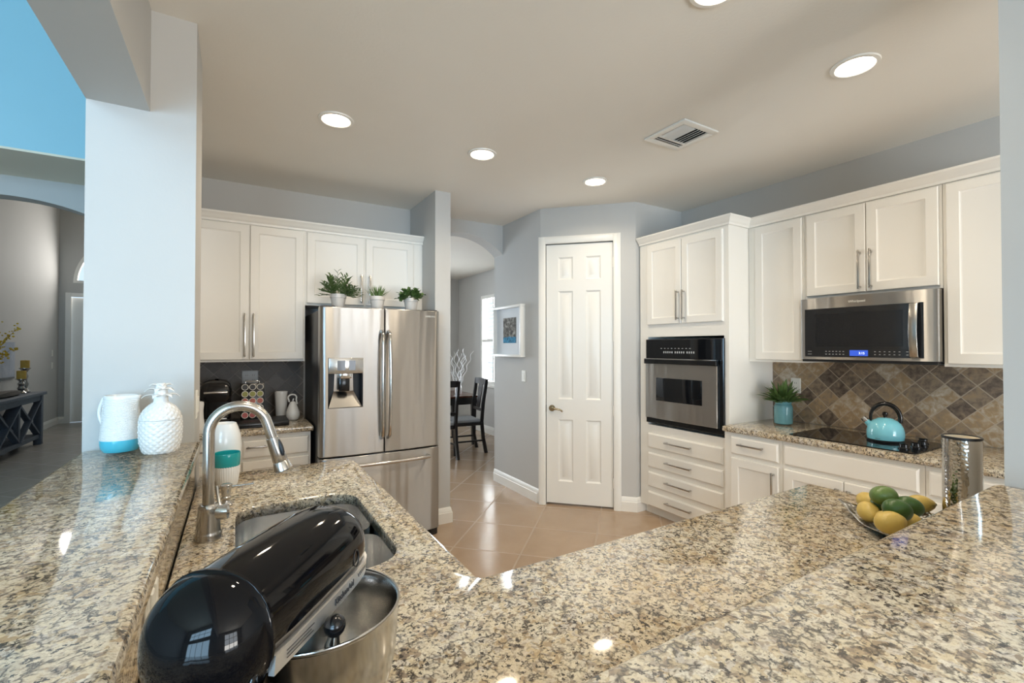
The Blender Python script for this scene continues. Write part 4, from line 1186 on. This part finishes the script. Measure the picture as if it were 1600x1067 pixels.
def thick_leaf(mb, base, d, L, w, th, droop):
    d = Vector(d).normalized(); p = Vector(base); s = d.cross(Vector((0, 0, 1))).normalized(); rs = []
    for i in range(9):
        q = i / 8; n = s.cross(d); ww = w * (1 - q ** 2.2) * (.75 + .5 * math.sin(PI * q)) + .001
        rs.append([p + s * ww / 2, p + n * (th * (1 - q) + .001) - n * 0, p - s * ww / 2, p - n * (th * (1 - q) + .001)])
        p = p + d * L / 8; d = (d + Vector((0, 0, -droop / 8))).normalized()
    mb.rings(rs)
for tier, (n_, z0, L, el, off) in enumerate(((6, .205, .058, .95, 0.2), (5, .232, .048, .85, .7), (4, .248, .032, 1.0, .2))):
    for k in range(n_):
        a = 2 * PI * k / n_ + off
        thick_leaf(mb, (c[0] + .008 * math.cos(a), c[1] + .008 * math.sin(a), c[2] + z0 - .012), (math.cos(a) * math.cos(el), math.sin(a) * math.cos(el), math.sin(el)), L, .026 - .004 * tier, .006, 2.2)
part('leaf_crown', mb, M_ceram, lid, angle=50)

# ------------------------------------------------------------------ stand mixer
M_band = mat('satin_band_steel', (0.86, 0.85, 0.83, 1), 0.5, 1.0, var=.03)
MD = Vector((.616, .787, 0)); MR = Vector((.787, -.616, 0)); UPV = Vector((0, 0, 1))
MO = Vector((-.024, .581, .91))
def mp(tt, rr, zz): return MO + MD * tt + MR * rr + UPV * zz
t = thing('stand_mixer', 'glossy black tilt-head stand mixer with a polished steel bowl in the counter corner', 'mixer', tuple(MO), math.atan2(MD.y, MD.x))
HZ = .262     # height of the head's axis
def head_ring(tt, rx, rz_top, rz_bot, n=44, dz=0):
    out = []
    for j in range(n):
        a = 2 * PI * j / n
        cs, sn = math.cos(a), math.sin(a)
        e = 2.25
        k = (abs(cs) ** e + abs(sn) ** e) ** (-1 / e)
        out.append(mp(tt, rx * cs * k, HZ + dz + (rz_top if sn > 0 else rz_bot) * sn * k))
    return out
rs = []
for tt, rx, zt, zb, dz in ((.012, .063, .065, .046, 0), (.05, .0655, .067, .046, 0), (.11, .066, .068, .046, 0), (.16, .0655, .0675, .046, 0), (.20, .0645, .0665, .046, 0), (.230, .0625, .064, .046, 0), (.248, .0585, .0585, .046, -.001), (.264, .049, .048, .042, -.002), (.277, .034, .030, .030, -.003), (.281, .014, .012, .012, -.004)):
    rs.append(head_ring(tt, rx, zt, zb, dz=dz))
hd = part('head', MB().rings(rs), M_enamel, t, angle=60)
rs = []
for k in range(15):
    a = PI / 2 * k / 14
    tt = .008 - .060 * math.sin(a); f = max(.02, math.cos(a))
    rs.append(head_ring(tt, .0665 * f, .0685 * f, .064 * f))
part('motor_cover', MB().rings([head_ring(.014, .0635, .0655, .060), head_ring(.013, .0680, .0700, .0645), head_ring(.009, .0683, .0703, .0648)] + rs), M_enamel, t, angle=60)
# steel trim band along the lower sides of the head and round the nose
mb = MB(); ring = []
def bandprof(tt):
    tab = ((.016, .0655), (.07, .067), (.12, .0675), (.17, .0670), (.21, .0657), (.238, .0628), (.254, .0580), (.267, .0490), (.277, .0355), (.2825, .016))
    for (a, ra_), (b, rb) in zip(tab, tab[1:]):
        if tt <= b: return ra_ + (rb - ra_) * (tt - a) / (b - a)
    return .016
tts = [.016 + .01 * k for k in range(23)] + [.242, .249, .256, .262, .267, .271, .275, .278, .2805, .2825]
side = [(tt, bandprof(tt)) for tt in tts]
path = side + [(tt, -r_) for tt, r_ in reversed(side)]
mb.rings([[mp(tt, r_ * .985, HZ - .042), mp(tt, r_ * 1.0 + (.0008 if r_ > 0 else -.0008), HZ - .020), mp(tt, r_ * .90, HZ - .020), mp(tt, r_ * .88, HZ - .042)] for tt, r_ in path])
bd = part('trim_band', mb, M_band, hd, label='brushed steel trim band')
tm = text_mb('KitchenAid', .0125, text_frame(mp(.165, .0676, HZ - .0305), tuple(MD + MR * -.03), tuple(MR + MD * .03)))
part('lettering', tm, M_letterd, bd, flat=True)
mb = MB()
for k, L in enumerate((.052, .046, .050)):
    mb.bar(mp(.035, .0668, HZ - .0265 - .004 * k), mp(.035 + L, .0684, HZ - .0265 - .004 * k), .0006, .0008)
part('rating_text', mb, M_letterd, bd)
mb = MB()
for k in range(7): mb.bar(mp(.208 + .005 * k, bandprof(.208 + .005 * k) + .0008, HZ - .026), mp(.210 + .005 * k, bandprof(.210 + .005 * k) + .0008, HZ - .031), .0006, .0012)
part('speed_marks', mb, M_letterd, bd)
part('hub_emblem', MB().tube([mp(.205 + .008 * math.cos(a), .0634 + .0012, HZ - .002 + .012 * math.sin(a)) for a in [2 * PI * k / 20 for k in range(21)]], .0009, 6), M_blackm, hd)
# lower jaw, pedestal and base
rs = []
for tt, rx, z in ((-.03, .036, HZ - .0455), (.02, .050, HZ - .0455), (.10, .050, HZ - .0455), (.16, .045, HZ - .0455)):
    rs.append([mp(tt, -rx, z), mp(tt, rx, z), mp(tt, rx * .86, z - .005), mp(tt, -rx * .86, z - .005)])
part('head_underside', MB().rings(rs), M_enamel, t)
def oval(t0, t1, w_, z, n=28):
    c_, h_ = (t0 + t1) / 2, (t1 - t0) / 2
    return [mp(c_ + h_ * math.cos(2 * PI * j / n), w_ * math.sin(2 * PI * j / n), z) for j in range(n)]
part('pedestal', MB().rings([oval(-.075, .075, .062, .03), oval(-.068, .056, .050, .07), oval(-.062, .040, .040, .14), oval(-.062, .046, .044, .17), oval(-.064, .056, .050, .200), oval(-.066, .060, .055, .214)]), M_enamel, t)
part('base_plate', MB().rings([oval(-.085, .275, .105, .001, 40), oval(-.088, .278, .109, .012, 40), oval(-.080, .270, .102, .030, 40), oval(-.06, .255, .09, .034, 40)]), M_enamel, t)
part('tilt_pin', MB().cyl(mp(.002, .045, HZ - .050), mp(.002, .0685, HZ - .050), .0075), M_chrome, t)
kb = part('speed_knob', MB().ball(mp(.112, .081, HZ - .044), .0135), M_black, t)
part('knob_stem', MB().tube([mp(.112, .078, HZ - .078), mp(.112, .078, HZ - .068), mp(.112, .079, HZ - .064), mp(.112, .080, HZ - .054)], [.0085, .0095, .008, .007], 20), M_chrome, kb)
bowl_c = tuple(mp(.176, .0235, 0))
part('planetary_hub', MB().lathe([(.040, HZ - .070), (.0415, HZ - .062), (.0415, HZ - .046), (.036, HZ - .044)], tuple(mp(.218, .0, 0)), 36), M_chrome, t, label='polished planetary ring')
part('beater_shaft', MB().cyl(mp(.21, .012, HZ - .12), mp(.21, .012, HZ - .066), .0075), M_chrome, t)
bp = [(.052, .036), (.060, .038), (.078, .055), (.094, .085), (.104, .125), (.108, .165), (.1085, .200), (.1105, .2015), (.1115, .204), (.1105, .2065), (.108, .2065), (.1065, .2045), (.1055, .165), (.1015, .125), (.0915, .087), (.076, .058), (.058, .042), (.001, .041)]
M_bowl = mat('mixing_bowl_steel', (0.70, 0.695, 0.68, 1), 0.17, 1.0, var=.02)
part('bowl', MB().lathe(bp, bowl_c, 72, True, False), M_bowl, t, angle=50, label='polished steel mixing bowl')

# ------------------------------------------------------------------ tray of lemons and limes, canister
tc = Vector((1.78, .608, .912)); tU = Vector((-.22, -.21, 0)).normalized(); tV = Vector((tU.y, -tU.x, 0))
t = thing('fruit_tray', 'pierced square steel tray of lemons and limes on the peninsula', 'tray', tuple(tc), math.atan2(tU.y, tU.x))
m, nt, b = mat_base('pierced_steel')
b.inputs['Metallic'].default_value = 1; b.inputs['Roughness'].default_value = .28; b.inputs['Base Color'].default_value = (.5, .49, .46, 1)
vo = nt.n('ShaderNodeTexVoronoi', feature='F1'); vo.inputs['Scale'].default_value = 80; vo.inputs['Randomness'].default_value = .45
nt.l(nt.coord(), vo.inputs['Vector'])
glint_dots = nt.ramp(vo.outputs['Distance'], [(.30, (1, 1, 1)), (.42, (0, 0, 0))])  # bright glints in the piercings painted as near-white dots
nt.l(nt.mix(glint_dots, (.34, .32, .29, 1), (.95, .94, .92, 1)), b.inputs['Base Color']); nt.l(nt.math('SUBTRACT', 1.0, glint_dots), b.inputs['Metallic'])
nt.l(nt.bump(vo.outputs['Distance'], .8, .002), b.inputs['Normal'])
mb = MB(); N_ = 24; hu, hv = .150, .122
top, bot = [], []
for i in range(N_ + 1):
    for j in range(N_ + 1):
        u, v = -1 + 2 * i / N_, -1 + 2 * j / N_
        z = .001 + .026 * (abs(u * v) ** 1.4) + .010 * max(abs(u), abs(v)) ** 4
        p = tc + tU * hu * u * (1 - .06 * (1 - v * v)) + tV * hv * v * (1 - .06 * (1 - u * u))
        top.append(p + UPV * (z + .002)); bot.append(p + UPV * z)
n1 = N_ + 1; fs = []
for i in range(N_):
    for j in range(N_):
        a = i * n1 + j
        fs += [(a, a + n1, a + n1 + 1, a + 1), tuple(n1 * n1 + q for q in (a, a + 1, a + n1 + 1, a + n1))]
edge = [i * n1 for i in range(N_)] + [N_ * n1 + j for j in range(N_)] + [i * n1 + N_ for i in range(N_, 0, -1)] + [j for j in range(N_, 0, -1)]
for k in range(len(edge)):
    a, b2 = edge[k], edge[(k + 1) % len(edge)]
    fs.append((a, b2, b2 + n1 * n1, a + n1 * n1))
mb.add(top + bot, fs)
part('dish', mb, m, t)
part('rim', MB().tube([top[k] for k in edge] + [top[edge[0]]], .0022, 8), M_chrome, t)
random.seed(21)
FR_ = [('lemon', (1.732, .683, .952), 'yellow lemon at the near left of the tray, its dull green tip facing out', .030, 0), ('lemon', (1.826, .722, .957), 'yellow lemon at the far left of the tray behind the front left lemon', .029, 1), ('lime', (1.755, .651, 1.008), 'pale green lime on the very top of the fruit pile', .030, 2),
       ('lime', (1.778, .668, .976), 'dark lime in the middle of the pile, below the topmost lime', .027, 3), ('lime', (1.671, .587, .998), 'large dark green lime lying on top at the front of the pile', .031, 4), ('lime', (1.783, .596, .985), 'dark green lime at the right of the pile, behind the front lime', .030, 5),
       ('lemon', (1.614, .585, .973), 'yellow lemon nearest the bar edge, pointing right', .031, 6), ('lemon', (1.948, .625, .956), 'yellow lemon at the right end of the tray behind the limes', .029, 7), ('lemon', (1.733, .581, .951), 'yellow lemon low at the right, half hidden by the raised bar', .029, 8), ('lemon', (1.700, .626, .955), 'small lemon peeping out between the front lemons under the lime', .022, 9)]
FA = [(.9, -.3, .1), (.5, .8, .1), (.75, -.6, .05), (.6, .2, .2), (.8, -.5, -.25), (.7, -.6, -.3), (.85, -.5, .1), (.5, -.8, .1), (.9, -.3, .0), (-.4, -.9, .1)]
FA[0] = (-.62, -.55, -.15)
for nm, p, lab, r_, k in FR_:
    ax = Vector(FA[k]).normalized()
    rot = Vector((0, 0, 1)).rotation_difference(ax).to_matrix().to_4x4()
    t = thing(nm, lab, 'fruit', (p[0], p[1], p[2] + .004), 0, 'lemons on the tray' if nm == 'lemon' else 'limes on the tray')
    L = r_ * 1.28
    pr = []
    for i in range(1, 22):
        q = PI * i / 22
        zz = -math.cos(q) * L; rr = r_ * math.sin(q) ** .92
        if nm == 'lemon' and zz > 0: zz += .006 * max(0, (zz / L - .8) / .2)
        pr.append((rr, zz))
    mb = MB(); mb.M = rot; mb.lathe(pr, n=28)
    part('skin', mb, M_lemon if nm == 'lemon' else (M_lime2 if k == 2 else M_lime), t, world=False)
    mb = MB(); mb.M = rot; mb.ball((0, 0, L * .985 + (.006 if nm == 'lemon' else 0)), .0045, .0045, .003, 10, 6)
    part('tip', mb, M_tipg, t, world=False)

m, nt, b = mat_base('hammered_steel')
b.inputs['Metallic'].default_value = 1; b.inputs['Base Color'].default_value = (.60, .575, .53, 1); b.inputs['Roughness'].default_value = .12
vo = nt.n('ShaderNodeTexVoronoi', feature='SMOOTH_F1'); vo.inputs['Scale'].default_value = 120
nt.l(nt.coord(), vo.inputs['Vector']); nt.l(nt.bump(vo.outputs['Distance'], .32, .003), b.inputs['Normal'])
t = thing('steel_canister', 'tall hammered stainless steel canister with a black rim at the end of the peninsula', 'canister', (1.962, .522, .9105))
cc = (1.962, .522, .9105)
part('body', MB().lathe([(.044, .0005), (.0475, .003), (.0475, .284), (.0445, .284), (.0445, .01), (.001, .008)], cc, 64, True, False), m, t)
part('rim', MB().lathe([(.0478, .282), (.0486, .285), (.0478, .290), (.044, .290), (.0435, .285), (.0445, .282)], cc, 64, False, False), M_blackm, t)
part('liner', MB().lathe([(.0425, .20), (.0432, .287), (.0415, .287), (.041, .21), (.001, .205)], cc, 48, False, False), M_beige, t)

# ------------------------------------------------------------------ dining room
t = thing('dining_table', 'dark dining table with a cherry brown top in the room beyond the arch', 'table', (2.45, 6.7, 0))
TX0, TX1, TY0, TY1 = 1.70, 3.20, 6.26, 7.2
part('table_top', B((TX0, TX1, TY0, TY1, .725, .755)), M_woodt, t, bevel=.005)
part('apron', B((TX0 + .05, TX1 - .05, TY0 + .05, TY0 + .07, .62, .725), (TX0 + .05, TX1 - .05, TY1 - .07, TY1 - .05, .62, .725), (TX0 + .05, TX0 + .07, TY0 + .07, TY1 - .07, .62, .725), (TX1 - .07, TX1 - .05, TY0 + .07, TY1 - .07, .62, .725)), M_wood, t)
for x in (TX0 + .09, TX1 - .09):
    for y in (TY0 + .09, TY1 - .09):
        part('leg', MB().rings([[(x + s * i, y + s * j, z) for i, j in ((-1, -1), (1, -1), (1, 1), (-1, 1))] for s, z in ((.022, 0), (.034, .62), (.036, .725))]), M_wood, t)
def chair(x, y, rz, label):
    """local: seat faces +y, back at -y"""
    t = thing('dining_chair', label, 'chair', (x, y, 0), rz, 'dining chairs')
    for s in (-1, 1):
        part('front_leg', MB().rings([[(s * .20 + i * w_, .19 + j * w_, z) for i, j in ((-1, -1), (1, -1), (1, 1), (-1, 1))] for w_, z in ((.014, 0), (.021, .42))]), M_wood, t, world=False)
        pts = [(s * .19, -.27, 0), (s * .19, -.225, .22), (s * .19, -.205, .44), (s * .192, -.225, .70), (s * .196, -.275, 1.03)]
        mb = MB()
        for a, b_ in zip(pts, pts[1:]): pass
        mb.rings([[(p[0] + i * .017, p[1] + j * .022, p[2]) for i, j in ((-1, -1), (1, -1), (1, 1), (-1, 1))] for p in pts])
        part('rear_leg', mb, M_wood, t, world=False)
    part('seat_frame', B((-.215, .215, -.21, .22, .395, .435)), M_wood, t, world=False, bevel=.005)
    part('seat_cushion', B((-.205, .205, -.185, .21, .436, .480)), M_cush, t, world=False, bevel=.016, label='grey upholstered seat pad')
    mb = MB(); mb.rings([[(x_, y0 - .012, z), (x_, y0 + .012, z), (x_, y0 + .006, z + .085), (x_, y0 - .018, z + .085)] for x_, y0, z in [(-.20 + .04 * k, -.258 - .012 * math.cos((k - 5) / 5 * PI / 2), .95 + .006 * math.cos((k - 5) / 5 * PI / 2)) for k in range(11)]])
    part('top_rail', mb, M_wood, t, world=False)
    part('lower_rail', MB().bar((-.19, -.218, .60), (.19, -.218, .60), .02, .04), M_wood, t, world=False)
    part('splat', MB().rings([[(-.055, -.226, .60), (.055, -.226, .60), (.055, -.214, .60), (-.055, -.214, .60)], [(-.075, -.275, .96), (.075, -.275, .96), (.075, -.262, .96), (-.075, -.262, .96)]]), M_wood, t, world=False)
    for s in (-1, 1): part('stretcher', MB().bar((s * .195, -.235, .18), (s * .20, .19, .18), .016, .022), M_wood, t, world=False)
    return t
chair(2.30, 5.84, R(4), 'black wooden chair half hidden by the wall stub, back to the kitchen')
chair(2.77, 5.98, R(84), 'black wooden chair with grey seat at the table end by the shuttered window')
t = thing('branch_vase', 'white curly branches in a white vase on the dining table', 'vase', (2.95, 6.55, .755))
part('vase', MB().lathe([(.045, .0005), (.055, .02), (.050, .12), (.035, .17), (.042, .19), (.038, .189), (.03, .17)], (2.95, 6.55, .755), 32), M_ceram, t)
random.seed(7)
for k in range(11):
    a = random.uniform(-.5, 2.6) if k else 0
    sp = [.10, .16, .04, .22, .30, .12, .40, .08, .26, .18, .34][k]
    L = random.uniform(.55, .72); ph = random.uniform(0, 6)
    ax = (-.7 + 1.3 * (k / 10)) * .55
    pts = []
    for i in range(25):
        q = i / 24
        pts.append((2.95 + .01 * math.cos(k) + ax * q * .62 + .018 * math.sin(q * 24 + ph) * q ** .5, 6.55 + .01 * math.sin(k) + .12 * math.sin(k * 2.3) * q + .018 * math.cos(q * 24 + ph) * q ** .5, .80 + L * (1 - .18 * abs(ax)) * q))
    part('branch', MB().tube(pts, [.0075 - .004 * i / 24 for i in range(25)], 7), M_twig, t)

# ------------------------------------------------------------------ foyer
t = thing('console_table', 'slate grey farmhouse console table with crossed braces in the foyer', 'console table', (-2.73, 8.6, 0))
CX0, CX1, CY0, CY1, CT = -2.93, -2.52, 7.35, 9.86, .80
part('table_top', B((CX0, CX1, CY0, CY1, CT - .045, CT)), M_cons, t, bevel=.004)
part('apron', B((CX0 + .04, CX1 - .04, CY0 + .05, CY1 - .05, CT - .13, CT - .045)), M_cons, t)
for x in (CX0 + .03, CX1 - .12):
    for y in (CY0 + .04, CY1 - .13): part('leg', B((x, x + .09, y, y + .09, 0, CT - .045)), M_cons, t, bevel=.003)
part('stretcher', B((CX0 + .05, CX1 - .05, CY0 + .1, CY1 - .1, .10, .16)), M_cons, t)
yc = [CY0 + .13, CY0 + .13 + .75, CY0 + .13 + 1.5, CY1 - .13]
for k in range(3):
    for s in (0, 1):
        for x in (CX1 - .075, CX0 + .075):
            part('brace', MB().bar((x + .012 * s, yc[k], .16 if s else .67), (x + .012 * s, yc[k + 1], .67 if s else .16), .03, .07, (1, 0, 0)), M_cons, t)
    if k: part('post', B((CX1 - .10, CX1 - .05, yc[k] - .03, yc[k] + .03, .16, .67)), M_cons, t)
def candle_holder(y, hh, ch, cr, label):
    t = thing('candle_holder', label, 'candle holder', (-2.72, y, CT), 0, 'candle holders on the console table')
    s = hh / .16
    part('base', MB().lathe([(.060, .0005), (.062, .008 * s), (.03, .03 * s), (.045, .055 * s), (.030, .08 * s), (.042, .105 * s), (.022, .13 * s), (.05, .152 * s), (.066, .157 * s), (.066, .16 * s)], (-2.72, y, CT), 32), M_merc, t)
    cd = solo('pillar_candle', MB().lathe([(cr, .0005), (cr, ch), (cr - .006, ch + .004), (.001, ch)], (-2.72, y, CT + hh), 28), M_candle, 'ochre pillar candle on the %s' % ('taller stand at the back' if hh > .3 else 'shorter silver stand in front'), 'candle', (-2.72, y, CT + hh), 'ochre pillar candles')
    part('wick', MB().cyl((-2.72, y, CT + hh + ch), (-2.72, y, CT + hh + ch + .012), .0015, n=6), M_blackm, cd)
candle_holder(9.55, .215, .115, .052, 'shorter silver candle stand at the end of the console table')
candle_holder(9.68, .37, .11, .05, 'taller silver candle stand behind the shorter one')
mb = MB()
mb.rings([[(-2.72 + a * w_, y, CT + z_) for a, z_ in ((-1, .02), (-.6, .001), (.6, .001), (1, .02), (.9, .05 + h_), (.3, .06 + h_), (-.3, .045 + h_), (-.9, .05 + h_))] for y, w_, h_ in ((8.55, .03, 0), (8.62, .09, .01), (8.85, .11, .03), (9.1, .10, .02), (9.28, .08, .01), (9.34, .03, 0))])
solo('driftwood_tray', mb, M_stone, 'grey-brown driftwood log piece lying on the console table', 'decoration', (-2.72, 8.95, CT))
F = plane_frame((-2.97, 9.4), (0, 1), (1, 0))
t = thing('canvas_picture', 'blue-grey canvas picture on the foyer wall above the console table', 'picture', (-2.97, 9.35, 1.2))
m, nt, b = mat_base('blue_grey_canvas')
nt.l(nt.ramp(nt.noise(nt.pos(), 3.0, 5, .6, .5), [(.3, rgb(150, 160, 176)), (.5, rgb(176, 184, 196)), (.7, rgb(206, 208, 212))]), b.inputs['Base Color']); b.inputs['Roughness'].default_value = .8
mb = MB(); mb.M = F; mb.box(-1.1, .66, .001, .03, 1.03, 1.56)
part('canvas', mb, m, t)
mb = MB(); mb.M = F; mb.box(-1.12, .70, .001, .02, 1.0, 1.03); mb.box(.66, .70, .001, .02, 1.03, 1.12)
part('ledge', mb, M_grey, t)
t = thing('blossom_vase', 'vase of yellow blossom branches on the console table, at the left edge of the photo', 'vase', (-2.74, 8.40, CT))
part('vase', MB().lathe([(.05, .0005), (.075, .03), (.08, .12), (.05, .22), (.035, .27), (.045, .29), (.04, .288), (.03, .26)], (-2.74, 8.40, CT), 28), M_merc, t)
random.seed(12); bl = MB(); br = MB()
for k in range(11):
    yy = random.uniform(-.5, .75); zz = random.uniform(.35, .85) ; xx = random.uniform(-.1, .15)
    pts = [(-2.74 + xx * q ** 1.5, 8.40 + yy * q ** 1.6, CT + .25 + zz * q) for q in [i / 10 for i in range(11)]]
    br.tube(pts, [.007 - .005 * i / 10 for i in range(11)], 6)
    for i in range(3, 11):
        for _ in range(9):
            p = Vector(pts[i]) + Vector([random.gauss(0, .032) for _ in range(3)])
            bl.ball(p, random.uniform(.008, .016), n=6, m=4)
part('branches', br, M_branch, t)
part('blossoms', bl, M_yel, t)
